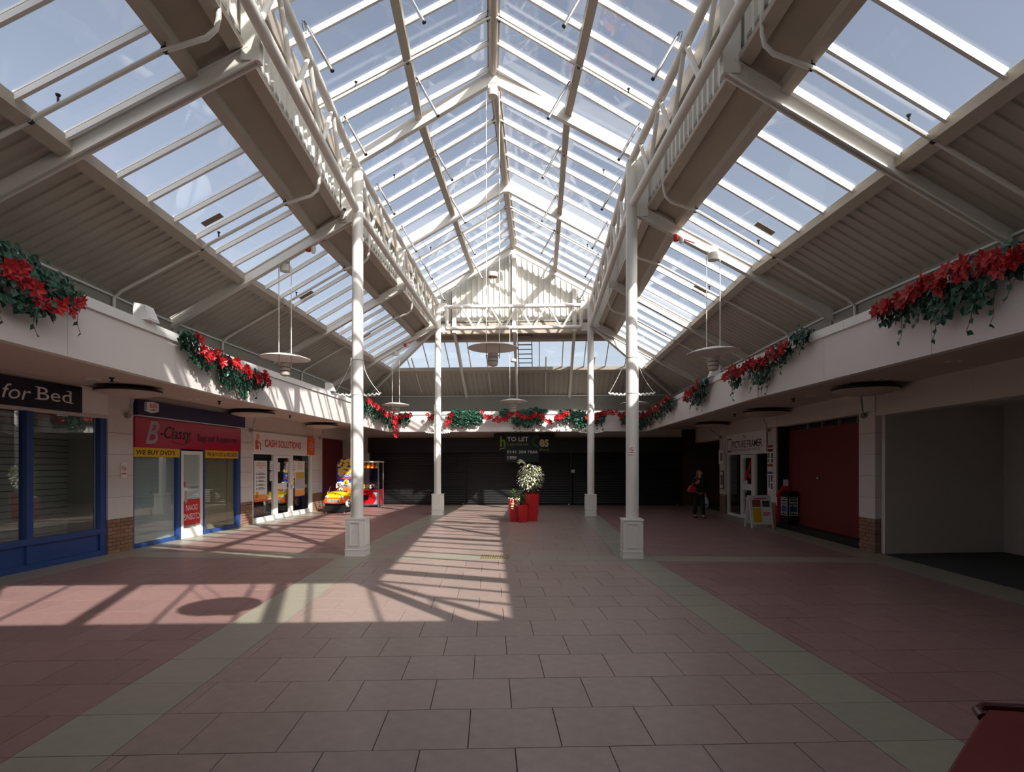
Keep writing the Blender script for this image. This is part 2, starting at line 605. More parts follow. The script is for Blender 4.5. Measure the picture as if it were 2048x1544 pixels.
def fascia(fr, name, a, b_, zlo, zhi, lab):
    """plaster fascia board with a white coping, from (t,y) a to b_, face on the line; thickness outwards to the right of a->b"""
    d = (Vector((b_[0], b_[1], 0)) - Vector((a[0], a[1], 0)))
    nrm = Vector((d.y, -d.x, 0)).normalized()          # right of travel
    e = struct(name, fr, lab)
    A = Vector((a[0], a[1], 0)); B = Vector((b_[0], b_[1], 0))
    L = d.length; u = d.normalized()
    n = max(1, round(L / 2.4))
    for k in range(n):
        p = A + u * (L * k / n + (0.004 if k else 0)); q = A + u * (L * (k + 1) / n - (0.004 if k < n - 1 else 0))
        m = MB(); m.prism([p + Vector((0, 0, zlo)), q + Vector((0, 0, zlo)), q + Vector((0, 0, zhi - 0.13)), p + Vector((0, 0, zhi - 0.13))], nrm * 0.12)
        m.build('fascia_board', M_plaster, e)
    n = max(1, round(L / 3.0))
    for k in range(n):
        p = A + u * (L * k / n + (0.002 if k else 0)) - nrm * 0.035; q = A + u * (L * (k + 1) / n - (0.002 if k < n - 1 else 0)) - nrm * 0.035
        m = MB(); m.prism([p + Vector((0, 0, zhi - 0.13)), q + Vector((0, 0, zhi - 0.13)), q + Vector((0, 0, zhi)), p + Vector((0, 0, zhi))], nrm * 0.2)
        m.build('coping', M_coping, e)
    return e

# bays
BAYS_F = [(0.0, 4.5), (4.5, 9.0)]
BAYS_N = [(-4.31, 0.0), (-8.85, -4.31)]
for sg in (-1, 1):
    lower_side(FAR, sg, BAYS_F, lambda t: 0.0, lambda t: YD + t - TC, 1, 'far')
    lower_side(NEAR, sg, BAYS_N, (lambda t, s=sg: mitre(s * t)), lambda t: YN - (t - TC), -1, 'near')

# ---- hip ends
def hip_end(fr, yc, dirn, far):
    def Y(d): return yc + dirn * (d - TC)
    def strip(name, m, pts):
        b = MB(); n = len(pts)
        A = [(-d, Y(d), z) for (d, z) in pts]; B = [(d, Y(d), z) for (d, z) in pts]
        b.v = [Vector(p) for p in A + B]
        b.f.append(list(range(n))); b.f.append(list(range(2 * n - 1, n - 1, -1)))
        for k in range(n):
            k2 = (k + 1) % n
            b.f.append([k, n + k, n + k2, k2])
        return b.build(name, m, fr=fr, kind='structure')
    strip('gutter_edge', M_beam, [(3.02, 6.48), (3.12, 6.46), (3.12, 6.86), (3.02, 6.86)])
    strip('gutter_panel', M_gut, [(3.12, 6.70), (3.50, 6.48), (3.50, 6.54), (3.12, 6.76)])
    strip('gutter_beam', M_beam, [(3.50, zr(3.5) + 0.15), (3.61, zr(3.61) + 0.15), (3.61, zg(3.61) + 0.10), (3.50, zg(3.5) + 0.12)])
    strip('gutter_roof', M_eave, [(3.02, 6.9), (3.6, 6.62), (3.6, 6.66), (3.02, 6.95)])
    strip('purlin', M_beam, [(4.945, zr(4.945) + 0.07), (5.08, zr(5.08) + 0.07), (5.08, zg(5.08) - 0.02), (4.945, zg(4.945) - 0.005)])
    strip('eaves_sheet', M_eave, [(6.46, 3.78), (6.52, 3.78), (6.52, 4.86), (6.46, 4.86)])
    strip('ledge', M_eave, [(5.2, 3.74), (6.5, 3.74), (6.5, 3.78), (5.2, 3.78)])
    strip('eaves_trim', M_coping, [(6.42, zd(6.46) - 0.09), (6.46, zd(6.46) - 0.09), (6.46, zd(6.46) - 0.06), (6.42, zd(6.46) - 0.06)])
    # deck
    def dl(x):
        d0 = max(5.0, abs(x))
        if d0 > 6.49: return None
        return ((x, Y(d0), zd(d0)), (x, Y(6.5), zd(6.5)))
    corrug(fr, 'roof_deck', M_deck, dl, -6.48, 6.48, 0.205, 0.022, up=(0, dirn * 0.488, 0.87))
    # glass
    w = window(fr, 'sloping roof glazing across the end of the mall')
    xs = [-4.96, -4.2, -3.45, -2.62, -1.78, -0.9, 0.0, 0.9, 1.78, 2.62, 3.45, 4.2, 4.96]
    for a, c in zip(xs[:-1], xs[1:]):
        d0a, d0c = max(3.58, abs(a)), max(3.58, abs(c))
        d0a, d0c = min(d0a, 4.955), min(d0c, 4.955)
        b = MB()
        b.prism([(a, Y(d0a), zg(d0a)), (a, Y(4.96), zg(4.96)), (c, Y(4.96), zg(4.96)), (c, Y(d0c), zg(d0c))], (0, 0, 0.012))
        b.build('pane', M_roof_glass, w)
    for x in xs[1:-1]:
        d0 = max(3.58, abs(x))
        b = MB(); b.bar((x, Y(d0), zg(d0) - 0.015), (x, Y(4.96), zg(4.96) - 0.015), 0.035, 0.04)
        b.build('glazing_bar', M_alu, w)
    # hips and jack rafters
    for sg in (-1, 1):
        b = MB(); b.bar((sg * 2.8, Y(2.8), zr(2.8) + 0.10), (sg * 6.55, Y(6.55), zr(6.55) + 0.10), 0.12, 0.24)
        b.build('hip_rafter', M_white, fr=fr, kind='structure', label='diagonal white hip rafter at the roof corner')
    for x in (-2.15, 0.0, 2.15):
        b = MB(); b.bar((x, Y(3.0), zr(3.0) + 0.12), (x, Y(6.5), zr(6.5) + 0.12), 0.10, 0.20)
        b.build('rafter', M_white, fr=fr, kind='structure')
    # ribbed gable
    yg = yc + dirn * 0.40
    gz0 = 6.52 if far else 6.72
    corrug(fr, 'ribbed_gable', M_clad, lambda x: ((x, yg, gz0), (x, yg, max(gz0 + 0.05, zug(x) - 0.03))), -3.06, 3.06, 0.2, 0.035, up=(0, -dirn, 0))
    e = []
    for x in (-2.15, 0.0, 2.15):
        b = MB(); b.box(x - 0.07, x + 0.07, yg - dirn * 0.16 if dirn > 0 else yg + 0.04, yg - 0.04 if dirn > 0 else yg + 0.16, 6.5, zu(x) + 0.02)
        b.build('gable_post', M_white, fr=fr, kind='structure')
    # rafter pair of the gable
hip_end(FAR, YD, 1, True)
hip_end(NEAR, YN, -1, False)

# ---- upper roof
def upper(fr, bays, yin, yend, far):
    lo, hi = (0, 1)
    for sg in (-1, 1):
        for i, (ya, yb) in enumerate(bays):
            spl = bars_between(ya, yb)
            clips = []
            if i == len(bays) - 1:
                if far: yb = yend
                else: ya = yend
            if i == 0 and not far:
                yb = 0.3 if sg < 0 else 0.0
                clips.append((-KINK * sg, -1, 0))
            glaze(fr, sg, [0.06, 1.45, 3.12], ya, yb, spl, zug, 'upper sloping roof glazing, %s slope' % SIDE_W[sg], clips)
        # middle purlin
        A = [(1.39, zu(1.39) + 0.13), (1.51, zu(1.51) + 0.13), (1.51, zug(1.51) - 0.01), (1.39, zug(1.39) - 0.01)]
        b = MB()
        y0, y1 = (0.0, yend) if far else (yend, mitre(sg * 1.45))
        b.v = [Vector((sg * t, y0, z)) for t, z in A] + [Vector((sg * t, y1, z)) for t, z in A]
        b.f = [[0, 1, 2, 3], [7, 6, 5, 4]] + [[k, 4 + k, 4 + (k + 1) % 4, (k + 1) % 4] for k in range(4)]
        b.build('purlin', M_beam, fr=fr, kind='structure')
    b = MB()
    y0, y1 = (0.0, yend) if far else (yend, 0.0)
    b.tube([(0, y0, zug(0) - 0.11), (0, y1, zug(0) - 0.11)], 0.075, 12)
    b.box(-0.11, 0.11, y0, y1, zug(0) - 0.06, zug(0) + 0.03)
    b.build('ridge_beam', M_beam, fr=fr, kind='structure')
upper(FAR, BAYS_F, None, YD + 0.46, True)
upper(NEAR, BAYS_N, None, YN - 0.46, False)

# ---- portal frames
def ibeam(b, p, q, w, h, up):
    p, q, up = Vector(p), Vector(q), Vector(up).normalized()
    d = (q - p).normalized(); a = d.cross(up).normalized(); u = a.cross(d).normalized()
    b.bar(p + u * (h / 2 - 0.008), q + u * (h / 2 - 0.008), w, 0.016, up)
    b.bar(p - u * (h / 2 - 0.008), q - u * (h / 2 - 0.008), w, 0.016, up)
    b.bar(p, q, 0.06, h, up)
def portal(fr, y, label, tilt=0.0):
    e = struct('portal_frame', fr, label)
    for sg in (-1, 1):
        Yt = lambda t: y + tilt * t
        b = MB()
        b.bar((sg * 0.0, Yt(0), zu(0) + 0.125), (sg * 2.98, Yt(sg * 2.98), zu(2.98) + 0.125), 0.11, 0.22)
        b.build('upper_rafter', M_white, e)
        b = MB()
        ibeam(b, (sg * 2.88, Yt(sg * 2.88), zr(2.88) + 0.10), (sg * 6.6, Yt(sg * 6.6), zr(6.6) + 0.10), 0.12, 0.195, (0, 0, 1))
        b.build('lower_rafter', M_white, e)
        b = MB()
        b.box(min(sg * 2.78, sg * 3.0), max(sg * 2.78, sg * 3.0), y + tilt * sg * 2.9 - 0.055, y + tilt * sg * 2.9 + 0.055, zr(2.9) + 0.03, 7.72)
        # haunch plates
        b.prism([(sg * 3.0, y - 0.02, 6.72), (sg * 3.0, y - 0.02, 6.50), (sg * 3.42, y - 0.02, 6.30), (sg * 3.42, y - 0.02, 6.45)], (0, 0.04, 0))
        b.build('knee_post', M_white, e)
    b = MB(); b.cbox((0, y, zu(0) + 0.10), (0.16, 0.14, 0.30)); b.build('apex_plate', M_white, e)
    return e
portal(FAR, 0.0, 'white steel portal frame over the front columns')
portal(FAR, 4.4, 'white steel portal frame between front and rear columns')
portal(FAR, 9.0, 'white steel portal frame over the rear columns')
portal(NEAR, -4.31, 'white steel portal frame nearest the camera')
portal(NEAR, -8.85, 'white steel portal frame behind the camera')

# ---- fascias (trim) around the opening
def fascia_path():
    # left far: travelling +y, the outside (away from the mall) must be on the right of travel -> travel -y
    fascia(FAR, 'trim_1', (-FT, YD + FT - TC), (-FT, 0.0), FZ0, FZ1, 'pale plaster fascia above the far left shops')
    fascia(NEAR, 'trim_2', (-FT, mitre(-FT)), (-FT, YN - FT + TC), FZ0, FZ1, 'pale plaster fascia above the near left shops')
    fascia(FAR, 'trim_3', (FT, 0.0), (FT, YD + FT - TC), FZ0, FZ1, 'pale plaster fascia above the far right shops')
    fascia(NEAR, 'trim_4', (FT, YN - FT + TC), (FT, mitre(FT)), FZ0, FZ1, 'pale plaster fascia above the near right shops')
    fascia(FAR, 'trim_5', (FT, YD + FT - TC), (-FT, YD + FT - TC), FZ0, FZ1, 'pale plaster fascia across the far end')
    fascia(NEAR, 'trim_6', (-FT, YN - FT + TC), (FT, YN - FT + TC), FZ0, FZ1, 'pale plaster fascia behind the camera')
fascia_path()

# ---- soffit (ceiling over the walkways)
YB = YD + FT - TC            # 11.39 back fascia
YW = YD + WT - TC            # 13.98 back wall
b = MB()
def wf(t, y): return FAR.w((t, y, SOF))
def wn_(t, y): return NEAR.w((t, y, SOF))
YF2 = YN - FT + TC
quads = [
    (wf(-8.2, 0), wf(-FT, 0), wf(-FT, YB), wf(-8.2, YB)),
    (wf(FT, 0), wf(11.5, 0), wf(11.5, YB), wf(FT, YB)),
    (wf(-8.2, YB), wf(11.5, YB), wf(11.5, 15.5), wf(-8.2, 15.5)),
    (wf(-8.2, -14.5), wn_(-FT, YF2), wn_(-FT, mitre(-FT)), wf(-8.2, 0)),
    (wn_(FT, YF2), wf(11.5, -14.5), wf(11.5, 0), wn_(FT, mitre(FT))),
    (wf(-8.2, -14.5), wf(-8.2, -20), wf(11.5, -20), wf(11.5, -14.5)),
    (wf(-8.2, -14.5), wf(11.5, -14.5), wn_(FT, YF2), wn_(-FT, YF2)),
]
for q in quads:
    b.face(*q)
    b.face(*[p + Vector((0, 0, 0.42)) for p in q][::-1])
b.build('ceiling', M_soffit, fr=WORLD, kind='structure', label='flat beige soffit over the walkway in front of the shops')
# ------------------------------------------------------------------ floor
fl = struct('floor', WORLD, 'pink terrazzo tiled mall floor with tan bands')
b = MB(); b.box(-14, 14, -12, 30, -0.2, -0.012); b.build('screed', M_grout, fl)
TW, TD, GAP = 0.6, 0.592, 0.004
TILE_MESH = {}
def tile_rows(fr, ylist, tmin, tmax, keep):
    """yield (x0,x1,y0,y1,kind) for rows of running-bond tiles with tan bands"""
    for (y0, y1, band) in ylist:
        k = round((y0 + 100) / TD)
        if band:
            xs = [tmin + TW * i for i in range(int((tmax - tmin) / TW) + 2)]
        else:
            ph = 0.1 if k % 2 else 0.4
            xs = sorted(set([round(ph + TW * i, 4) for i in range(-20, 21)] + [-7.05, -3.0, -2.4, 2.4, 3.0, 7.05]))
            if fr is NEAR: xs = [x for x in xs if abs(abs(x) - 7.05) > .001]
        if not band: xs = [x for x in xs if not (2.41 < abs(x) < 2.99 or (abs(x) > 7.06 and fr is FAR))]
        xs = [x for x in xs if tmin <= x <= tmax]
        xs = [tmin] + xs + [tmax]
        for a, c in zip(xs[:-1], xs[1:]):
            if c - a < 0.02: continue
            m = (a + c) / 2
            kind = 'tan' if (band or 2.4 < abs(m) < 3.0 or (abs(m) > 7.05 and fr is FAR)) else ('pink' if abs(m) < 2.4 else 'red')
            if keep is None or keep(m, (y0 + y1) / 2): yield (a, c, y0, y1, kind)
def ylines(y0, y1, step, bands):
    out = []; y = y0
    while y < y1 - 0.05:
        ye = min(y + step, y1)
        out.append((y, ye, False)); y = ye
    return out
yn_top = -0.52 + TD * 2
near_rows = []
y = yn_top
while y > -11.5:
    near_rows.append((y - TD, y, False)); y -= TD
TM = {'tan': M_tan, 'pink': M_tile, 'red': M_rtile}
TMI = {'tan': M_tan_i, 'pink': M_tile_i, 'red': M_rtile_i}
cand = []
stuff = {'tan': MB(), 'pink': MB(), 'red': MB()}
for (a, c, y0, y1, kind) in tile_rows(NEAR, near_rows, -9.5, 9.5, None):
    wc = NEAR.w(((a + c) / 2, (y0 + y1) / 2, 0))
    px = 1150 * wc.x / wc.y if wc.y > 1.5 else 1e9
    vis = wc.y > 3.1 and abs(px) < 1090
    if vis: cand.append((wc.y, (a, c, y0, y1, kind)))
    else: cand.append((1e6, (a, c, y0, y1, kind)))
cand.sort(key=lambda q: q[0])
def put_tile(m, r):
    a, c, y0, y1, kind = r
    return m.box(a + GAP / 2, c - GAP / 2, y0 + GAP / 2, y1 - GAP / 2, -0.012, 0.0)
stuffN = {'tan': MB(), 'pink': MB(), 'red': MB()}
ntile = 0
for (d, r) in cand:
    # inside the outer walls only (walls run along the FAR frame)
    wc = NEAR.w(((r[0] + r[1]) / 2, (r[2] + r[3]) / 2, 0))
    lf = FAR.m.inverted() @ wc
    a, c, y0, y1, kind = r
    c5, s5 = cos(radians(4.94)), sin(radians(4.94))
    HP = (-sin(radians(4.94)), -cos(radians(4.94)), -0.455)
    HS = [HP, (-c5, s5, 7.05), (c5, -s5, 7.05)]
    worst = [min(h[0] * t_ + h[1] * y_ + h[2] for t_ in (a, c) for y_ in (y0, y1)) for h in HS]
    if min(worst) < 0:
        g_ = GAP / 2
        poly = [(a + g_, y0 + g_), (c - g_, y0 + g_), (c - g_, y1 - g_), (a + g_, y1 - g_)]
        for h in HS:
            poly = clip_poly(poly, h) if len(poly) > 2 else []
        if len(poly) > 2: stuffN['red' if abs(a + c) > 6.2 else kind].prism([(t_, y_, -0.012) for t_, y_ in poly], (0, 0, 0.012))
        continue
    if d < 1e5 and ntile < 298:
        a, c, y0, y1, kind = r
        key = (round(c - a, 3), round(y1 - y0, 3), kind)
        if key not in TILE_MESH:
            m = MB(); w_, d_ = (c - a - GAP) / 2, (y1 - y0 - GAP) / 2
            m.hexa([(-w_, -d_, -0.012), (w_, -d_, -0.012), (w_, d_, -0.012), (-w_, d_, -0.012), (-w_ + .0015, -d_ + .0015, 0), (w_ - .0015, -d_ + .0015, 0), (w_ - .0015, d_ - .0015, 0), (-w_ + .0015, d_ - .0015, 0)])
            TILE_MESH[key] = m.mesh('tile', TM[kind])
        o = bpy.data.objects.new('tile', TILE_MESH[key]); link(o); o.parent = fl
        o.location = wc; o.location.z = random.uniform(-0.0008, 0.0008)
        o.rotation_euler = (random.uniform(-.0012, .0012), random.uniform(-.0012, .0012), NEAR.rot)
        ntile += 1
    else:
        put_tile(stuffN[r[4]], r)
far_rows = [(-0.45, 0.15, True)]
y = 0.15
while y < 13.9:
    far_rows.append((y, y + TD, False)); y += TD
for r in tile_rows(FAR, far_rows, -7.75, 7.75, None):
    put_tile(stuff[r[4]], r)
y = -0.45
while y > -11:
    for t_ in (-7.8, 7.05):
        put_tile(stuff['tan'], (t_, t_ + .75, y - TD, y, 'tan'))
    y -= TD
for kind in stuff:
    for fr_, st in ((FAR, stuff), (NEAR, stuffN)):
        if not st[kind].v: continue
        m = MB()
        m.v = [fr_.w(p) for p in st[kind].v]; m.f = st[kind].f
        m.build('tile_field', TMI[kind], fl, kind='stuff')

# ------------------------------------------------------------------ walls
PIL = {-1: [(-0.20, 0.51), (4.89, 5.55), (10.13, 11.08)], 1: [(0.68, 1.27), (5.54, 6.12), (10.0, 10.70)]}
BR_L, BR_H, BR_J = 0.215, 0.065, 0.011
def pillar(fr, sg, ya, yb, label):
    e = struct('pillar', fr, label)
    x0, x1 = (WT - 0.015, WT + 0.40)
    def X(d0, d1): return (min(sg * d0, sg * d1), max(sg * d0, sg * d1))
    m = MB(); m.box(*X(x0 + 0.02, x1), ya + 0.015, yb - 0.015, 0, SOF); m.build('mortar_core', M_mortar, e)
    n = 9; h = BR_H + BR_J
    for k in range(n):
        z = 0.004 + k * h
        off = 0.0 if k % 2 else -0.108
        y = ya + off
        while y < yb - 0.01:
            a, c = max(y, ya), min(y + BR_L, yb)
            if c - a > 0.03:
                pr = random.uniform(0, 0.004)
                m = MB(); m.box(*X(x0 - pr, x0 + 0.1), a, c, z, z + BR_H); m.build('brick', M_brick, e)
            y += BR_L + BR_J
        # return face towards the camera
        for a, c in (((x0 + 0.102), x0 + 0.19), ((x0 + 0.2), x1)):
            m = MB(); m.box(*X(a, c), ya, ya + 0.1, z, z + BR_H); m.build('brick', M_brick, e)
    z0 = n * h + 0.004; nb = 6; bh = (SOF - z0) / nb
    for k in range(nb):
        m = MB(); m.box(*X(x0, x1), ya, yb, z0 + k * bh + (0.003 if k else 0), z0 + (k + 1) * bh - 0.003); m.build('block', M_block, e)
    return e
PLAB = {-1: ['white block pillar with brick base beside the blue shopfront', 'white block pillar with brick base between the magenta and white shop signs', 'white block pillar with brick base behind the toy car ride'],
        1: ['white block pillar with brick base at the empty unit', 'white block pillar with brick base beside the maroon hoarding', 'white block pillar with brick base past the picture framing shop']}
for sg in (-1, 1):
    for (r, lab) in zip(PIL[sg], PLAB[sg]):
        pillar(FAR, sg, r[0], r[1], lab)

# bulkheads, shop interiors
def wallbox(b, sg, d0, d1, ya, yb, z0, z1):
    b.box(min(sg * d0, sg * d1), max(sg * d0, sg * d1), ya, yb, z0, z1)
wl = struct('wall_left', FAR, 'shop wall on the left side')
b = MB()
wallbox(b, -1, WT, WT + 0.25, -14, -0.20, 2.72, SOF)
wallbox(b, -1, WT, WT + 0.25, 0.51, 4.89, 2.80, SOF)
wallbox(b, -1, WT, WT + 0.25, 5.55, 10.13, 2.78, SOF)
wallbox(b, -1, WT, WT + 0.25, 11.08, 14.4, 2.85, SOF)
b.build('bulkhead', M_wall, wl)
b = MB()
wallbox(b, -1, WT + 2.3, WT + 2.4, -14, 14.4, 0, SOF)
for y in (0.37, 5.2, 10.6, 14.3, -14): wallbox(b, -1, WT + 0.42, WT + 2.3, y, y + 0.1, 0, SOF)
wallbox(b, -1, WT + 0.25, WT + 2.3, -14, 14.4, SOF - 0.3, SOF - 0.2)
wallbox(b, -1, WT + 0.25, WT + 2.3, -14, 14.4, -0.1, 0.0)
b.build('shop_interior', M_interior, wl)
b = MB(); wallbox(b, -1, WT + 0.18, WT + 0.26, 11.08, 14.0, 0, 2.85); b.build('hoarding', M_maroon, wl)
wr = struct('wall_right', FAR, 'shop wall on the right side')
b = MB()
wallbox(b, 1, WT, WT + 0.25, -14, -1.9, 2.77, SOF)
wallbox(b, 1, WT, WT + 0.25, -1.895, 0.68, 2.77, SOF)
wallbox(b, 1, WT, WT + 0.25, 1.27, 5.54, 2.86, SOF)
wallbox(b, 1, WT, WT + 0.25, 6.12, 10.0, 2.80, SOF)
wallbox(b, 1, WT, WT + 0.25, 10.7, 14.4, 2.72, SOF)
b.build('bulkhead', M_wall, wr)
b = MB()
wallbox(b, 1, WT + 2.9, WT + 3.0, 1.0, 14.4, 0, SOF)
for y in (5.7, 10.3, 14.3): wallbox(b, 1, WT + 0.42, WT + 2.9, y, y + 0.1, 0, SOF)
wallbox(b, 1, WT + 0.25, WT + 2.9, 0.9, 14.4, SOF - 0.3, SOF - 0.2)
b.build('shop_interior', M_interior, wr)
M_unit = mat('grey_white_unit_wall', 'd6d2cb', 0.8, vary=0.03, bump=0.1)
b = MB()
b.prism([(WT + 0.10, 0.55, 0), (WT + 2.66, 0.93, 0), (WT + 2.66, 0.93, SOF), (WT + 0.10, 0.55, SOF)], (0, 0.12, 0))
b.box(WT + 2.66, WT + 2.78, -8.0, 1.05, 0, SOF)
b.build('unit_wall', M_unit, wr)
b = MB(); b.box(WT + 0.1, WT + 2.66, -8, 0.95, 0.0, 0.012); b.build('unit_carpet', M_carpet, wr)
b = MB(); b.box(WT + 0.1, WT + 2.9, -8, 1.0, 2.98, 3.02); b.build('unit_ceiling', M_unit, wr)
b = MB(); b.box(WT, WT + 2.8, -8.2, -8.0, 0, SOF); b.box(WT, WT + 0.25, -14, -8, 0, SOF); b.build('unit_end', M_unit, wr)
# maroon hoarding of the closed unit
b = MB(); b.box(WT + 0.33, WT + 0.38, 1.27, 5.54, 0.15, 2.74); b.build('hoarding', M_maroon, wr)
b = MB(); b.box(WT + 0.02, WT + 0.36, 1.27, 5.54, 0.0, 0.15); b.build('plinth', M_dark, wr)
b = MB(); b.box(WT + 0.36, WT + 0.40, 1.27, 5.54, 2.70, 2.86); b.box(WT + 0.03, WT + 0.38, 5.50, 5.545, 0.1, 2.86); b.build('black_gap', M_ink, wr)
b = MB()
for y in (1.9, 2.7, 3.5, 4.3): b.box(WT + 0.30, WT + 0.36, y, y + 0.04, 2.71, 2.86)
b.build('hoarding_bracket', M_eave, wr)
b = MB(); b.ball((WT + 0.31, 3.75, 1.44), 0.035); b.build('handle', M_chrome, wr)
# passage beyond the framing shop
b = MB(); b.box(WT + 0.25, WT + 4.0, 10.75, 14.4, 2.72, 2.8); b.build('passage_ceiling', M_interior, wr)
bw = struct('wall_back', FAR, 'far wall with the black roller shutters')
b = MB()
b.box(-8.2, -6.64, YW, YW + 0.2, 0, SOF)
b.box(-6.64, 7.05, YW, YW + 0.2, 2.95, SOF)
b.build('wall_panel', M_wall, bw)
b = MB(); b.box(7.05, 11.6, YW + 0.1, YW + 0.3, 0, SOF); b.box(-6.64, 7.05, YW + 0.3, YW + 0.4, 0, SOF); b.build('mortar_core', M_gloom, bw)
rows_ = 38
for k in range(rows_):
    z = 0.004 + k * (BR_H + BR_J)
    if z > 2.7: break
    m = MB(); y = 7.06 - (0.11 if k % 2 else 0)
    while y < 10.6:
        a, c = max(7.06, y), y + BR_L
        if c - a > 0.03: m.box(a, c, YW + 0.08 + random.uniform(0, .004), YW + 0.2, z, z + BR_H)
        y += BR_L + BR_J
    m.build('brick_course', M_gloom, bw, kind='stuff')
wfr = struct('wall_front', FAR, 'wall behind the camera')
b = MB(); b.box(-11, 11.5, -14.6, -14.4, 0, SOF); b.build('wall_panel', M_wall, wfr)

# ------------------------------------------------------------------ columns
def col_thing(fr, t, y, label, cableside):
    e = thing('column', label, 'column', fr, (t, y, 0), 'white round columns on panelled pedestals')
    m = MB(); h = 0.185
    m.box(t - h, t + h, y - h, y + h, 0.13, 0.715)
    m.build('pedestal', M_cream, e)
    m = MB(); m.box(t - .2, t + .2, y - .2, y + .2, 0, 0.02); m.box(t - .192, t + .192, y - .192, y + .192, 0.02, 0.115); m.box(t - .2, t + .2, y - .2, y + .2, 0.115, 0.135); m.build('skirting', M_cream, e)
    m = MB(); m.box(t - .2, t + .2, y - .2, y + .2, 0.715, 0.745); m.build('cap', M_cream, e)
    for (ax, s) in (('x', 1), ('x', -1), ('y', -1), ('y', 1)):
        m = MB(); w, z0, z1, th = 0.115, 0.20, 0.68, 0.018
        for (a0, a1, c0, c1) in ((-w, w, z1 - .03, z1), (-w, w, z0, z0 + .03), (-w, -w + .03, z0 + .03, z1 - .03), (w - .03, w, z0 + .03, z1 - .03)):
            if ax == 'x': m.box(min(t + s * h, t + s * (h + th)), max(t + s * h, t + s * (h + th)), y + a0, y + a1, c0, c1)
            else: m.box(t + a0, t + a1, min(y + s * h, y + s * (h + th)), max(y + s * h, y + s * (h + th)), c0, c1)
        m.build('panel_moulding', M_cream, e)
    m = MB(); m.lathe([(0.112, 0.745), (0.110, 3.7), (0.108, 7.62)], (t, y, 0), 28, cap=True); m.build('shaft', M_cream, e, smooth=True)
    for z in (3.85, 3.16):
        m = MB(); m.lathe([(0.111, z - .006), (0.115, z - .004), (0.115, z + .004), (0.111, z + .006)], (t, y, 0), 28); m.build('joint_band', M_eave, e)
    m = MB(); cx = t + cableside * 0.118; m.tube([(cx, y - 0.03, 0.745), (cx, y - 0.03, 3.9)], 0.010, 6); m.build('cable', M_white, e)
    m = MB(); m.box(t - 0.10, t + 0.10, y - 0.02, y + 0.02, 6.9, 7.6); m.box(t, t + (0.2 if t > 0 else -0.2), y - 0.02, y + 0.02, 6.75, 7.3) if t > 0 else m.box(t - 0.2, t, y - 0.02, y + 0.02, 6.75, 7.3)
    m.build('fin_plate', M_white, e)
    return e
col_thing(FAR, -TC, 0.0, 'front left white column with toy rides behind it', -1)
col_thing(FAR, TC, 0.0, 'front right white column with a no smoking sign', 1)
col_thing(FAR, -TC, YD, 'rear left white column before the black shutters', -1)
col_thing(FAR, TC, YD, 'rear right white column before the black shutters', 1)
col_thing(NEAR, -TC, YN, 'left white column beside the camera, out of view', -1)
col_thing(NEAR, TC, YN, 'right white column beside the camera, out of view', 1)

# ------------------------------------------------------------------ tubular trusses
def truss(fr, p, q, zb0, zt0, zb1, zt1, first, step, label, endposts=False):
    """p, q: (t, y) ends; chords from (zb0, zt0) to (zb1, zt1)"""
    e = thing('tube_truss', label, 'truss', fr, (p[0], p[1], zb0), 'white tubular trusses under the rooflight')
    P0, P1 = Vector((p[0], p[1], 0)), Vector((q[0], q[1], 0))
    L = (P1 - P0).length
    def pt(s, top):
        k = s / L
        v = P0.lerp(P1, k)
        z = (zt0 + (zt1 - zt0) * k) if top else (zb0 + (zb1 - zb0) * k)
        return Vector((v.x, v.y, z))
    m = MB(); m.tube([pt(0, 1), pt(L, 1)], 0.07, 14); m.build('top_chord', M_white, e, smooth=True)
    m = MB(); m.tube([pt(0, 0), pt(L, 0)], 0.072, 14); m.build('bottom_chord', M_white, e, smooth=True)
    s = first
    while s < L + 0.01:
        for d in (-step / 2, step / 2):
            s2 = s + d
            if -0.01 <= s2 <= L + 0.01 and 0 <= s <= L:
                m = MB(); m.tube([pt(s + d * 0.06, 1), pt(s2 - d * 0.06, 0)], 0.036, 10); m.build('web_tube', M_white, e, smooth=True)
        s += step
    if endposts:
        for s in (0.0, L):
            m = MB(); m.tube([pt(s, 0), pt(s, 1)], 0.06, 12); m.build('end_post', M_white, e, smooth=True)
    return e
for sg, S in ((-1, 'left'), (1, 'right')):
    truss(FAR, (sg * TC, 0.05), (sg * TC, YD - 0.02), 6.82, 7.69, 6.62, 7.44, 0.2 if sg < 0 else 0.3, 1.26, '%s tubular truss running from front to rear column' % S)
    truss(NEAR, (sg * TC, mitre(sg * TC) - 0.02), (sg * TC, YN + 0.05), 6.82, 7.69, 6.82, 7.69, 0.55, 1.23, 'nearest %s tubular truss above the camera end' % S)
truss(FAR, (-TC + 0.32, YD), (TC - 0.32, YD), 6.60, 7.36, 6.60, 7.36, 0.48, 1.02, 'tubular truss crossing between the two rear columns', True)
truss(NEAR, (-TC + 0.32, YN), (TC - 0.32, YN), 6.80, 7.56, 6.80, 7.56, 0.48, 1.02, 'tubular truss crossing behind the camera, out of view', True)
for sg in (-1, 1):
    m = MB()
    for z in (6.60, 7.36): m.box(min(sg * 2.37, sg * 2.6), max(sg * 2.37, sg * 2.6), YD - 0.012, YD + 0.012, z - 0.14, z + 0.14)
    m.build('truss_plate', M_white, fr=FAR, kind='structure')
# ------------------------------------------------------------------ left shops
L = -WT
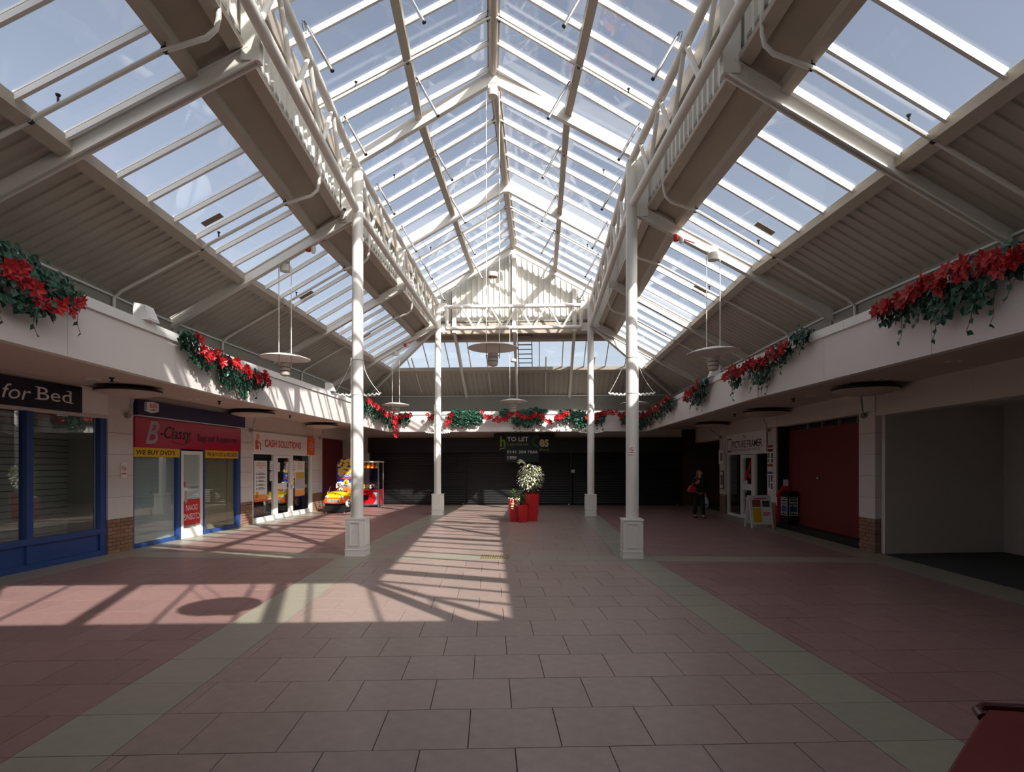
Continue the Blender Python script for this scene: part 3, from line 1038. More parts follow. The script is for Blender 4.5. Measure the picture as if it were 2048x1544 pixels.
# ---- shop with the blue front
s = thing('shopfront', 'blue framed shopfront with tall windows and blue panels below', 'shopfront', FAR, (L, -2.5, 0))
def lb(name, m, ya, yb, z0, z1, d0=0.0, d1=0.10, parent=None, **k):
    """box on the left wall: d0..d1 measured into the wall from its face"""
    b = MB(); b.box(L - d1, L - d0, ya, yb, z0, z1); return b.build(name, m, parent, **k)
for (a, c) in ((-1.98, -1.85), (-0.36, -0.20), (-3.75, -3.62), (-5.5, -5.37)):
    lb('mullion', M_blue, a, c, 0, 2.72, 0.02, 0.16, s)
lb('sill_rail', M_blue, -5.5, -0.2, 0.43, 0.53, 0.0, 0.15, s)
lb('base_rail', M_blue, -5.5, -0.2, 0.0, 0.10, 0.01, 0.15, s)
for (a, c) in ((-1.85, -0.36), (-3.62, -1.98), (-5.37, -3.75)):
    lb('riser_panel', M_blue, a, c, 0.10, 0.43, 0.06, 0.12, s)
    lb('window_pane', M_shop_glass, a, c, 0.53, 2.72, 0.09, 0.10, s)
lb('head_trim', M_wall, -5.5, -0.2, 2.70, 2.76, -0.02, 0.16, s)
sw = thing('slat_wall', 'grey slatted display panels inside the blue fronted shop', 'wall panel', FAR, (L - 1.2, -1.5, 0))
k = 0; z = 0.3
while z < 2.7:
    b = MB(); b.box(L - 1.26, L - 1.22, -5.4, 0.30, z, z + 0.112); b.build('slat', M_slat, sw); z += 0.125
b = MB(); b.box(L - 1.30, L - 1.26, -5.4, 0.3, 0, 2.8); b.build('backing', M_dark, sw)
b = MB(); b.prism([(L - 0.12, -0.35, 0.02), (L - 1.22, 0.30, 0.02), (L - 1.22, 0.30, 2.8), (L - 0.12, -0.35, 2.8)], (0, -0.03, 0))
b.build('return_panel', mat('pale_return_board', 'd8d7d2', 0.6), sw, label='plain pale return panel')
s = thing('shop_sign', 'dark navy shop sign with white lettering reading for Bed', 'sign', FAR, (L + 0.03, -2.0, 2.75))
lb('board', M_navy2, -5.3, -0.89, 2.75, 3.23, -0.05, 0.0, s)
text('for', -2.50, -1.97, 2.86, 3.10, 'L', L + 0.053, M_wink, s, shear=0.25)
text('Bed', -1.85, -1.14, 2.90, 3.12, 'L', L + 0.053, M_wink, s)
b = MB()
for (a, z) in ((-1.85, 2.90), (-1.85, 3.106), ): b.box(L + .053, L + .055, a - .05, a + .10, z, z + .014)
b.box(L + .053, L + .055, -1.20, -1.10, 2.90, 2.914); b.box(L + .053, L + .055, -1.25, -1.14, 3.106, 3.12)
b.build('serif', M_wink, s)
lb('white_panel', M_coping, -0.885, 0.51, 2.74, 3.27, -0.012, 0.0, s)

# ---- no smoking notices
def no_smoking(fr, base, wall, d, a, z, w, h, label):
    t = thing('no_smoking_sign', label, 'sign', fr, base)
    b = MB(); wq(b, wall, d, a - w / 2, a + w / 2, z, z + h, 0.006); b.build('plate', M_paper, t)
    sgn = {'L': 1, 'R': -1, 'B': -1}[wall]
    dd = d + sgn * 0.002
    ring = MB(); r = w * 0.38; cz = z + h * 0.63
    def pt(u, v): return (dd, a + u, cz + v) if wall in 'LR' else (a + u, dd, cz + v)
    n = 20
    for k in range(n):
        a0, a1 = 2 * pi * k / n, 2 * pi * (k + 1) / n
        ring.face(pt(r * cos(a0), r * sin(a0)), pt(r * cos(a1), r * sin(a1)), pt(r * .8 * cos(a1), r * .8 * sin(a1)), pt(r * .8 * cos(a0), r * .8 * sin(a0)))
    q = r * 0.85 * .707; o = r * .09
    ring.face(pt(-q - o, q - o), pt(-q + o, q + o), pt(q + o, -q + o), pt(q - o, -q - o))
    ring.build('red_ring', M_red_ink, t)
    b = MB(); b.face(pt(-r * .55, -r * .08), pt(r * .55, -r * .08), pt(r * .55, r * .1), pt(-r * .55, r * .1)); b.build('cigarette', M_ink, t)
    b = MB()
    if wall in 'LR': b.face((dd, a - w * .4, z + h * .22), (dd, a + w * .4, z + h * .22), (dd, a + w * .4, z + h * .32), (dd, a - w * .4, z + h * .32))
    else: b.face((a - w * .4, dd, z + h * .22), (a + w * .4, dd, z + h * .22), (a + w * .4, dd, z + h * .32), (a - w * .4, dd, z + h * .32))
    b.build('caption_bar', M_red_ink, t)
    return t
no_smoking(FAR, (L, 0.22, 1.6), 'L', L + 0.03, 0.22, 1.52, 0.16, 0.30, 'no smoking notice on the white pillar by the blue shopfront')
no_smoking(FAR, (TC, -0.13, 1.6), 'B', -0.125, TC - 0.02, 1.98, 0.10, 0.16, 'tiny no smoking notice on the front right column')

# ---- magenta shop
s = thing('shopfront', 'shopfront with blue posts, whited-out windows and white door', 'shopfront', FAR, (L, 2.7, 0))
for (a, c) in ((0.51, 0.56), (2.02, 2.15), (3.05, 3.14), (4.72, 4.89)):
    lb('post', M_blue, a, c, 0, 2.16, 0.0, 0.14, s)
lb('base_rail', M_blue, 0.56, 2.02, 0, 0.09, 0.0, 0.14, s)
lb('base_rail', M_blue, 3.14, 4.72, 0, 0.09, 0.0, 0.14, s)
lb('window_pane', M_shop_glass, 0.56, 2.02, 0.09, 2.16, 0.05, 0.06, s)
lb('window_pane', M_shop_glass, 3.14, 4.72, 0.09, 2.16, 0.05, 0.06, s)
lb('backing_sheet', M_board, 0.56, 2.02, 1.06, 2.16, 0.085, 0.095, s)
lb('backing_sheet', M_board, 0.56, 2.02, 0.09, 1.055, 0.085, 0.095, s)
b = MB()
for (y, z, w, h, r) in ((0.86, 1.86, .03, .10, .2), (1.18, 1.13, .03, .07, 0), (1.38, 1.12, .03, .05, .3), (0.92, 0.82, .06, .02, 0), (1.20, 0.62, .05, .20, -.4), (1.66, 0.90, .02, .06, 0)):
    b.face((L - .083, y, z), (L - .083, y + w, z + h * .2), (L - .083, y + w + r * .1, z + h), (L - .083, y + r * .1, z + h * .8))
b.build('torn_patch', M_beige, s)
for (a, c) in ((3.16, 3.55), (3.56, 3.98), (3.99, 4.36), (4.37, 4.70)):
    lb('backing_board', M_beige, a, c, 0.09, 2.16, 0.10 + random.uniform(0, .02), 0.14, s)
d = thing('shop_door', 'white framed shop door papered over inside', 'door', FAR, (L, 2.6, 0))
for (a, c, z0, z1) in ((2.16, 2.25, 0, 2.12), (2.95, 3.04, 0, 2.12), (2.25, 2.95, 0, 0.24), (2.25, 2.95, 2.03, 2.12)):
    lb('door_frame', M_uwhite, a, c, z0, z1, 0.0, 0.07, d)
lb('paper_backing', M_paper, 2.25, 2.95, 0.24, 2.03, 0.05, 0.06, d)
lb('door_glass', M_shop_glass, 2.25, 2.95, 0.24, 2.03, 0.03, 0.036, d)
lb('pull_handle', M_chrome, 2.27, 2.30, 0.85, 1.15, -0.05, -0.02, d)
lb('letter_flap', M_uwhite, 2.24, 2.38, 0.90, 1.22, -0.01, 0.0, d)
lb('line_tape', M_ink, 2.6, 2.95, 1.215, 1.225, 0.045, 0.049, d)
lb('red_tag', M_red_ink, 2.26, 2.36, 1.26, 1.36, 0.02, 0.028, d)
p = thing('poster', 'red closing down poster hung upside down in the white door', 'poster', FAR, (L, 2.6, 0.3))
lb('sheet', M_red, 2.26, 2.93, 0.30, 0.93, 0.010, 0.018, p)
text('CLOSING', 2.28, 2.92, 0.43, 0.58, 'L', L - 0.009, M_wink, p, flip=True)
text('DOWN', 2.36, 2.82, 0.66, 0.80, 'L', L - 0.009, M_wink, p, flip=True)
s = thing('shop_sign', 'magenta shop sign reading B-Classy Bags and Accessories', 'sign', FAR, (L, 2.7, 2.16))
lb('board', M_magenta, 0.53, 4.82, 2.16, 2.80, -0.04, 0.0, s)
text('B', 0.85, 1.30, 2.24, 2.75, 'L', L + 0.043, M_silver, s, shear=0.35, bold=0.01)
text('-Classy', 1.33, 2.48, 2.30, 2.66, 'L', L + 0.043, M_ink, s, shear=0.25, bold=0.004)
text('Bags and Accessories', 2.76, 4.62, 2.32, 2.55, 'L', L + 0.043, M_ink, s, bold=0.005)
b = MB(); b.tube([(L + .043, 1.75, 2.33), (L + .043, 1.95, 2.27), (L + .043, 2.2, 2.26), (L + .043, 2.4, 2.33), (L + .043, 2.46, 2.42)], 0.007, 5); b.build('flourish', M_ink, s)
s = thing('sign_board', 'blank navy fascia board above the magenta sign', 'sign', FAR, (L, 2.7, 2.84))
lb('board', M_navy, 0.52, 4.92, 2.84, 3.17, -0.12, 0.0, s)
lb('silver_trim', M_chrome, 0.52, 4.92, 2.815, 2.84, -0.12, 0.0, s)
s = thing('alarm_box', 'white alarm box marked ALERT on the navy board', 'alarm', FAR, (L + .12, 0.89, 2.9))
b = MB(); b.prism([(L + .12, .70, 2.95), (L + .12, .89, 2.91), (L + .12, 1.08, 2.95), (L + .12, 1.08, 3.13), (L + .12, .89, 3.15), (L + .12, .70, 3.13)], (0.06, 0, 0)); b.build('casing', M_paper, s)
text('ALERT', 0.78, 1.04, 3.05, 3.11, 'L', L + 0.183, M_red_ink, s, bold=0.02)
b = MB(); b.box(L + .18, L + .184, .8, 1.02, 3.02, 3.035); b.build('text_line', M_red_ink, s)
b = MB(); b.prism([(L + .18, .79, 2.975), (L + .18, .90, 2.96), (L + .18, 1.01, 2.975), (L + .18, .90, 2.99)], (0.004, 0, 0)); b.build('badge', M_wood, s)
for (a, c, txt, lab) in ((0.52, 2.05, "WE BUY DVD'S", "yellow strip sign reading WE BUY DVD'S"), (3.12, 4.70, "WE BUY CD'S & RECORDS", "yellow strip sign reading WE BUY CD'S & RECORDS")):
    s = thing('strip_sign', lab, 'sign', FAR, (L, (a + c) / 2, 1.96))
    lb('board', M_yellow, a, c, 1.955, 2.155, -0.035, -0.005, s)
    text(txt, a + 0.05, c - 0.18 if a < 1 else c - 0.05, 2.0, 2.11, 'L', L + 0.038, M_ink, s, shear=0.15, bold=0.02)

# ---- cash shop
s = thing('shopfront', 'white framed shopfront with dark windows and white glazed door', 'shopfront', FAR, (L, 7.8, 0))
for (a, c, z0, z1) in ((5.56, 5.64, 0, 2.17), (6.98, 7.10, 0, 2.17), (8.30, 8.42, 0, 2.17), (9.94, 10.12, 0, 2.17), (5.64, 6.98, 0, 0.15), (8.42, 9.94, 0, 0.15), (5.6, 10.1, 2.10, 2.17)):
    lb('frame_bar', M_uwhite, a, c, z0, z1, 0.0, 0.09, s)
lb('window_pane', M_shop_glass, 5.64, 6.98, 0.15, 2.10, 0.04, 0.05, s)
lb('window_pane', M_shop_glass, 8.42, 9.94, 0.15, 2.10, 0.04, 0.05, s)
d = thing('shop_door', 'white glazed door of the cash shop', 'door', FAR, (L, 7.7, 0))
for (a, c, z0, z1) in ((7.11, 7.24, 0.01, 2.09), (8.14, 8.29, 0.01, 2.09), (7.24, 8.14, 0.01, 0.16), (7.24, 8.14, 2.0, 2.09), (7.24, 8.14, 0.98, 1.16)):
    lb('door_frame', M_uwhite, a, c, z0, z1, -0.01, 0.06, d)
lb('door_glass', M_shop_glass, 7.24, 8.14, 0.16, 0.98, 0.03, 0.036, d)
lb('door_glass', M_shop_glass, 7.24, 8.14, 1.16, 2.0, 0.03, 0.036, d)
lb('lock_plate', M_dark, 7.90, 7.98, 1.0, 1.14, -0.03, -0.01, d)
lb('handle', M_chrome, 8.20, 8.24, 0.95, 1.10, -0.05, -0.01, d)
s = thing('shop_sign', 'white shop sign with red lettering CASH SOLUTIONS', 'sign', FAR, (L, 7.6, 2.17))
lb('board', M_uwhite, 5.56, 9.50, 2.17, 2.78, -0.05, 0.0, s)
text('CASH SOLUTIONS', 6.24, 8.95, 2.33, 2.57, 'L', L + 0.053, M_red_ink, s, bold=0.02)
b = MB(); b.ball((L + .055, 5.80, 2.64), 0.09, 12, sx=.25)
b.build('figure_head', M_lorange, s)
b = MB(); b.ball((L + .055, 5.73, 2.43), 0.10, 10, sx=.25, sy=.8, sz=1.15)
for y in (5.69, 5.80): b.tube([(L + .056, y, 2.36), (L + .056, y - .01, 2.24)], 0.03, 6)
b.tube([(L + .056, 5.80, 2.46), (L + .056, 5.94, 2.44)], 0.022, 6)
b.build('figure_body', M_orange, s)
b = MB(); b.tube([(L + .056, 5.92, 2.42), (L + .056, 5.97, 2.40), (L + .056, 5.96, 2.24)], 0.014, 6); b.build('walking_stick', M_dark, s)
s = thing('square_sign', 'orange square sign about buying gold beside the cash sign', 'sign', FAR, (L, 9.8, 2.15))
lb('board', M_orange, 9.52, 10.13, 2.14, 2.79, -0.08, 0.0, s)
text('WE\nBUY ANY\nGOLD FOR\nCASH', 9.58, 10.07, 2.30, 2.66, 'L', L + 0.083, M_wink, s, bold=0.01)
def poster(name, label, ya, yb, z0, z1, dd, parts):
    p = thing(name, label, 'poster', FAR, (L, (ya + yb) / 2, z0))
    lb('sheet', M_paper, ya, yb, z0, z1, dd, dd + 0.006, p)
    for (nm, m, a, c, u, v) in parts:
        lb(nm, m, ya + (yb - ya) * a, ya + (yb - ya) * c, z0 + (z1 - z0) * u, z0 + (z1 - z0) * v, dd - 0.002, dd, p)
    return p
lines = [('bullet_line', M_ink, .30, .85, .30 + .09 * i, .315 + .09 * i) for i in range(5)] + [('bullet_line', M_ink, .30, .7, .33 + .09 * i, .342 + .09 * i) for i in range(5)] + [('bullet', M_ink, .16, .22, .30 + .09 * i, .34 + .09 * i) for i in range(5)]
p = poster('window_poster', 'tall poster headed instant cash in the left cash shop window', 5.74, 6.56, 0.64, 1.90, 0.025, lines + [('orange_fade', M_lorange, 0, 1, .05, .17), ('orange_foot', M_orange, 0, 1, 0, .05), ('figure', M_lorange, .1, .3, .1, .25)])
text('INSTANT CASH\nWHEN YOU NEED\nIT MOST...', 5.84, 6.46, 1.66, 1.86, 'L', L - 0.022, M_red_ink, p)
p = poster('window_poster', 'poster with gold coins in the right cash shop window', 8.66, 9.46, 0.66, 1.90, 0.025, [('coin_photo', M_gold, .04, .96, .50, .68), ('note_photo', M_silver, .04, .96, .20, .50), ('orange_foot', M_lorange, 0, 1, 0, .18)])
text('WE BUY\nANY GOLD\nFOR CASH', 8.82, 9.30, 1.60, 1.86, 'L', L - 0.022, M_gold, p)
for (a, z, lab) in ((6.74, 1.60, 'upper notice in the left cash window beside the mullion'), (6.74, 1.26, 'lower notice in the left cash window beside the mullion'), (7.26, 1.55, 'white notice inside the cash door, left edge'), (7.9, 1.56, 'white notice inside the cash door, right edge'), (8.44, 1.62, 'upper notice in the right cash window beside the door'), (8.44, 1.30, 'lower notice in the right cash window beside the door')):
    poster('notice', lab, a, a + 0.20, z, z + 0.30, 0.022, [('text_line', M_ink, .2, .85, .2 + .18 * i, .24 + .18 * i) for i in range(3)] + [('red_mark', M_red_ink, .1, .4, .8, .93)])
b = MB(); b.box(L - .5, L - .47, 7.25, 7.7, 0.12, 0.85)
b.build('green_board', mat('green_white_board', '4b6a52', 0.6), fr=FAR, label='green and white board leaning inside the cash shop door', cat='board')

# ------------------------------------------------------------------ far end: shutters, header and letting board
M_sh = M_black
for i, (a, c, lab) in enumerate(((-6.52, -2.36, 'black roller shutter left of the plants'), (-2.24, 2.27, 'black roller shutter behind the red plant pots'), (2.43, 6.95, 'black roller shutter on the right, beside the passage'))):
    s = thing('roller_shutter', lab, 'shutter', FAR, ((a + c) / 2, YW, 0))
    b = MB(); z = 0.06; prev = None; n = 30
    step = (2.29 - 0.06) / n
    for k in range(n):
        z0 = 0.06 + k * step
        b.face((a, YW, z0), (c, YW, z0), (c, YW - .016, z0 + step * .5), (a, YW - .016, z0 + step * .5))
        b.face((a, YW - .016, z0 + step * .5), (c, YW - .016, z0 + step * .5), (c, YW, z0 + step), (a, YW, z0 + step))
    b.build('slat_curtain', M_sh, s)
    b = MB(); b.box(a, c, YW - .03, YW, 0.0, 0.06); b.build('bottom_rail', M_blk2, s)
    for x in (a - .05, c): 
        b = MB(); b.box(x, x + .05, YW - .05, YW + .03, 0, 2.29); b.build('guide_rail', M_blk2, s)
    b = MB(); b.box(c - .12, c - .04, YW - .05, YW - .02, 0.02, 0.07); b.build('floor_lock', M_chrome, s)
b = MB(); b.box(2.28, 2.44, YW - .10, YW - .06, 1.42, 1.56); b.build('lock_box', M_chrome, fr=FAR, label='small metal lock box between the black shutters', cat='lock box')
h = thing('shutter_header', 'long black header box over the roller shutters', 'sign', FAR, (0, YW, 2.29))
b = MB(); b.box(-6.64, 7.10, YW - .22, YW, 2.29, 2.95); b.build('header_box', M_blk2, h)
s = thing('shop_sign', 'black sign panel with green h and cream letters behind the letting board', 'sign', FAR, (0.25, YW - .25, 2.3))
b = MB(); b.box(-1.08, 1.56, YW - .27, YW - .22, 2.30, 3.13); b.build('board', M_blk2, s)
DB = YW - 0.273
text('h', -0.80, -0.57, 2.55, 3.0, 'B', DB, M_lgreen, s, bold=0.03)
b = MB(); b.tube([(-.84, DB, 2.42), (-.74, DB, 2.48), (-.58, DB, 2.50)], 0.014, 5); b.build('swoosh', M_creamink, s)
text('es', 0.90, 1.30, 2.54, 2.88, 'B', DB, M_creamink, s, bold=0.03)
text('y', 0.90, 0.965, 2.36, 2.46, 'B', DB, M_wink, s, bold=0.01)
text('local', 1.01, 1.30, 2.38, 2.47, 'B', DB, M_lgreen, s, bold=0.01)
s = thing('letting_board', 'dark green TO LET board hanging over the shutters', 'sign', FAR, (0.16, YW - .3, 1.89))
b = MB(); b.box(-0.56, 0.88, YW - .315, YW - .285, 1.89, 3.09); b.build('board', M_green, s)
DB = YW - 0.318
text('TO LET', -0.50, 0.43, 2.78, 2.98, 'B', DB, M_wink, s, bold=0.03)
text('Large retail unit', -0.50, 0.43, 2.57, 2.72, 'B', DB, M_silver, s)
text('0141 204 7666', -0.50, 0.82, 2.26, 2.39, 'B', DB, M_wink, s, bold=0.025)
text('CBRE', -0.50, -0.09, 2.04, 2.14, 'B', DB, M_wink, s, bold=0.04)
b = MB(); b.box(-0.5, -0.09, DB, DB + .003, 2.0, 2.012); b.build('underline', M_silver, s)
b = MB()
n = 18
for k in range(n):
    a0, a1 = radians(60 + 240 * k / n), radians(60 + 240 * (k + 1) / n)
    def q(r, a_): return (0.84 + r * .27 * cos(a_), DB - 0.0, 2.78 + r * .27 * sin(a_))
    f = [q(1, a0), q(1, a1), q(.6, a1), q(.6, a0)]
    f = [(min(p_[0], 0.879), p_[1], p_[2]) for p_ in f]
    b.face(*f)
b.build('green_letter', M_dgreen, s)

# ------------------------------------------------------------------ right shops
R = WT
def rb(name, m, ya, yb, z0, z1, d0=0.0, d1=0.10, parent=None, **k):
    b = MB(); b.box(R + d0, R + d1, ya, yb, z0, z1); return b.build(name, m, parent, **k)
s = thing('shopfront', 'white framed picture shop front with dark windows and a door', 'shopfront', FAR, (R, 8, 0))
for (a, c, z0, z1) in ((9.76, 9.86, 0, 2.17), (8.36, 8.50, 0, 2.17), (7.22, 7.34, 0, 2.17), (6.13, 6.20, 0, 2.17), (8.50, 9.76, 0, 0.08), (6.2, 7.22, 0, 0.08), (6.13, 9.86, 2.12, 2.17)):
    rb('frame_bar', M_uwhite, a, c, z0, z1, 0.0, 0.09, s)
rb('window_pane', M_shop_glass, 8.50, 9.76, 0.08, 2.12, 0.04, 0.05, s)
rb('window_pane', M_shop_glass, 6.2, 7.22, 0.08, 2.12, 0.04, 0.05, s)
d = thing('shop_door', 'white glazed door of the picture framing shop', 'door', FAR, (R, 7.85, 0))
for (a, c, z0, z1) in ((7.35, 7.47, 0.01, 2.10), (8.23, 8.35, 0.01, 2.10), (7.47, 8.23, 0.01, 0.16), (7.47, 8.23, 2.0, 2.1), (7.47, 8.23, 0.95, 1.15)):
    rb('door_frame', M_uwhite, a, c, z0, z1, -0.01, 0.06, d)
rb('door_glass', M_shop_glass, 7.47, 8.23, 0.16, 0.95, 0.03, 0.036, d)
rb('door_glass', M_shop_glass, 7.47, 8.23, 1.15, 2.0, 0.03, 0.036, d)
rb('push_plate', M_red_ink, 7.6, 7.8, 1.35, 1.48, 0.02, 0.028, d)
b = MB(); b.prism([(R + .02, 8.16, 1.30), (R + .02, 8.06, 1.22), (R + .02, 7.5, 1.88), (R + .02, 7.58, 1.98)], (0.008, 0, 0)); b.build('red_banner', M_red, d)
rb('white_label', M_paper, 7.9, 8.15, 1.16, 1.26, 0.02, 0.028, d)
s = thing('shop_sign', 'white sign reading The Picture Framer over the framing shop', 'sign', FAR, (R, 8, 2.17))
rb('board', M_paper, 6.20, 9.84, 2.17, 2.82, -0.04, 0.0, s)
text('PICTURE FRAMER', 9.17, 6.50, 2.34, 2.58, 'R', R - 0.043, M_ink, s, bold=0.01)
text('The', 8.15, 7.85, 2.64, 2.76, 'R', R - 0.043, M_ink, s, shear=0.3)
text('FOR ALL YOUR FRAMING NEEDS  Tel 651 5222', 9.17, 6.65, 2.23, 2.31, 'R', R - 0.043, M_wood, s)
b = MB()
for (a, c, z0, z1) in ((9.70, 9.66, 2.26, 2.68), (9.32, 9.28, 2.22, 2.66), (9.70, 9.28, 2.64, 2.69), (9.70, 9.28, 2.21, 2.27)):
    b.box(R - .044, R - .041, min(a, c), max(a, c), z0, z1)
b.build('drawn_frame', M_wood, s)
FRM_I = [0]
def picture(label, ya, yb, z0, z1, dd, fm, art, mount=None):
    p = thing('framed_picture', label, 'picture', FAR, (R + dd, (ya + yb) / 2, z0))
    w = 0.03
    for (a, c, u, v) in ((ya, ya + w, z0, z1), (yb - w, yb, z0, z1), (ya + w, yb - w, z0, z0 + w), (ya + w, yb - w, z1 - w, z1)):
        rb('frame_edge', fm, a, c, u, v, dd - 0.02, dd + 0.01, p)
    rb('mount_card', mount or M_paper, ya + w, yb - w, z0 + w, z1 - w, dd, dd + 0.01, p)
    rb('print', art, ya + (yb - ya) * .25, yb - (yb - ya) * .25, z0 + (z1 - z0) * .22, z1 - (z1 - z0) * .22, dd - 0.003, dd, p)
    return p
M_art1 = mat('grey_green_print', '6f7a70', 0.6, vary=0.3, scale=14)
M_art2 = mat('sepia_print', '8a7a62', 0.6, vary=0.35, scale=10)
M_art3 = mat('dark_print', '4b4a4d', 0.6, vary=0.4, scale=12)
M_fdark = mat('dark_picture_frame', '2a211c', 0.4)
picture('framed picture high on the far pillar past the framing shop', 10.10, 10.62, 1.80, 2.32, -0.05, M_paper, M_art2)
picture('dark framed print low on the far pillar past the framing shop', 10.12, 10.58, 0.88, 1.55, -0.05, M_wood, M_art1)
picture('framed picture upper left in the framing shop window', 8.75, 9.25, 1.45, 2.05, 0.30, M_fdark, M_art1)
picture('framed picture middle left in the framing shop window', 8.70, 9.20, 0.78, 1.36, 0.32, M_fdark, M_art3)
picture('framed picture on the floor of the framing shop window', 8.65, 9.25, 0.10, 0.70, 0.34, M_fdark, M_art2)
picture('black framed print top right in the framing shop window', 6.30, 6.85, 1.62, 2.06, 0.30, M_ink, M_art3)
picture('black framed print middle right in the framing shop window', 6.28, 6.95, 1.16, 1.58, 0.32, M_ink, M_art1)
picture('black framed print low right in the framing shop window', 6.30, 6.85, 0.68, 1.12, 0.30, M_ink, M_art2)
def display_board(label, ya, yb, z0, z1, cells):
    p = thing('display_board', label, 'poster', FAR, (R - .03, (ya + yb) / 2, z0))
    rb('board', M_paper, ya, yb, z0, z1, -0.045, -0.02, p)
    for (nm, m, a, c, u, v) in cells:
        rb(nm, m, yb - (yb - ya) * c, yb - (yb - ya) * a, z0 + (z1 - z0) * u, z0 + (z1 - z0) * v, -0.048, -0.045, p)
M_rustb = mat('rust_print', '8c4a34', 0.6, vary=0.4, scale=9)
M_slate = mat('slate_print', '50535c', 0.6, vary=0.2)
display_board('upper display board of small prints beside the framing shop', 5.66, 6.08, 1.70, 2.38, [('photo_strip', M_rustb, .05, .95, .84, .97), ('caption', M_maroon, .05, .95, .67, .80), ('photo', M_art1, .05, .4, .40, .62), ('photo', M_art3, .65, .95, .40, .62), ('photo', M_art2, .05, .4, .20, .36), ('photo', M_art3, .65, .95, .20, .36), ('photo_strip', M_rustb, .05, .95, .03, .16)])
display_board('lower display board of grey prints beside the framing shop', 5.66, 6.08, 1.02, 1.60, [('heading', M_slate, .05, .95, .84, .97), ('photo', M_slate, .2, .42, .15, .8), ('photo', M_slate, .58, .9, .45, .8), ('photo', M_slate, .58, .9, .08, .38)])
# A-board
ab = thing('sandwich_board', 'white framed sandwich board with yellow poster outside the framing shop', 'sign', FAR, (7.12, 5.38, 0))
ang = radians(-2.75)
def abp(u, v, z):          # u along the board face, v depth
    return (7.12 + u * .86 * cos(ang) + v * sin(ang), 5.38 - u * .86 * sin(ang) + v * cos(ang), z * .93)
def abox(b, u0, u1, z0, z1, th, lean, v0):
    def vv(z): return v0 * (1 - z / 1.0 * 0.85)
    b.hexa([abp(u0, vv(z0), z0), abp(u1, vv(z0), z0), abp(u1, vv(z0) + th, z0), abp(u0, vv(z0) + th, z0), abp(u0, vv(z1), z1), abp(u1, vv(z1), z1), abp(u1, vv(z1) + th, z1), abp(u0, vv(z1) + th, z1)])
for (v0, nm) in ((-0.24, 'front'), (0.24, 'rear')):
    for (u0, u1, z0, z1) in ((-.36, -.32, 0, .98), (.32, .36, 0, .98), (-.32, .32, .93, .98), (-.32, .32, .12, .16)):
        b = MB(); abox(b, u0, u1, z0, z1, 0.025, 0, v0); b.build('frame_bar', M_uwhite, ab)
    b = MB(); abox(b, -.32, .32, .16, .93, 0.008, 0, v0 + .008); b.build('poster_sheet', M_paper, ab)
for (u0, u1, z0, z1, m, nm) in ((-.27, .0, .18, .60, M_yellow, 'yellow_panel'), (-.27, .0, .64, .85, M_rustb, 'price_panel'), (.06, .30, .64, .82, M_art3, 'photo'), (.06, .3, .44, .47, M_red_ink, 'red_line'), (.06, .25, .38, .41, M_red_ink, 'red_line'), (-.2, .2, .87, .90, M_red_ink, 'heading')):
    b = MB(); abox(b, u0, u1, z0, z1, 0.004, 0, -0.24 - 0.004); b.build(nm, m, ab)
b = MB(); b.tube([abp(-.34, -.1, .55), abp(-.34, .1, .55)], 0.008, 5); b.build('stay_bar', M_uwhite, ab)
# red dispenser and black newspaper bin
rd = thing('leaflet_stand', 'red sloping leaflet stand beside the maroon hoarding', 'dispenser', FAR, (7.85, 5.46, 0.15))
b = MB(); b.prism([(7.64, 5.41, 0.15), (7.98, 5.41, 0.15), (7.98, 5.41, 1.30), (7.90, 5.41, 1.27), (7.64, 5.41, 0.95)], (0, 0.085, 0)); b.build('body', M_red, rd)
b = MB(); b.box(7.632, 7.64, 5.415, 5.49, 0.62, 0.86); b.build('white_label', M_paper, rd)
b = MB(); b.box(7.80, 7.94, 5.395, 5.41, 1.18, 1.36); b.build('leaflet', M_paper, rd)
nb = thing('newspaper_bin', 'black newspaper bin with pick up your free copy notices', 'bin', FAR, (7.88, 5.1, 0.15))
M_bblue = mat('bright_blue_ink', '2a66c0', 0.5)
b = MB(); b.prism([(7.70, 4.85, 0.18), (7.985, 4.85, 0.18), (7.985, 4.85, 1.04), (7.88, 4.85, 1.06), (7.70, 4.85, 0.98)], (0, 0.52, 0)); b.build('body', M_dark, nb)
b = MB(); b.box(7.71, 7.975, 4.87, 5.35, 0.15, 0.18); b.build('plinth', M_ink, nb)
def notice(x0, x1, z0, z1, side):
    fx = MB()
    for (u0, u1, v0, v1) in ((0, 1, 0, .03), (0, 1, .97, 1), (0, .05, 0, 1), (.95, 1, 0, 1), (0.05, .95, .86, .9)):
        if side == 'B': fx.box(x0 + (x1 - x0) * u0, x0 + (x1 - x0) * u1, 4.844, 4.85, z0 + (z1 - z0) * v0, z0 + (z1 - z0) * v1)
        else: fx.box(7.694, 7.70, x0 + (x1 - x0) * u0, x0 + (x1 - x0) * u1, z0 + (z1 - z0) * v0, z0 + (z1 - z0) * v1)
    fx.build('notice_border', M_paper, nb)
    h = (z1 - z0)
    w = 'B' if side == 'B' else 'R'; dd = 4.842 if side == 'B' else 7.692
    a, c = (x0 + .02, x1 - .02) if side == 'B' else (x1 - .04, x0 + .04)
    for (tx, m, u0, u1) in (('PLEASE PICK', M_paper, .66, .78), ('UP YOUR', M_paper, .50, .62), ('FREE', M_bblue, .28, .46), ('COPY HERE', M_paper, .1, .22)):
        text(tx, a, c, z0 + h * u0, z0 + h * u1, w, dd, m, nb, bold=0.02)
notice(7.735, 7.96, 0.38, 0.88, 'B')
notice(4.90, 5.30, 0.38, 0.88, 'R')
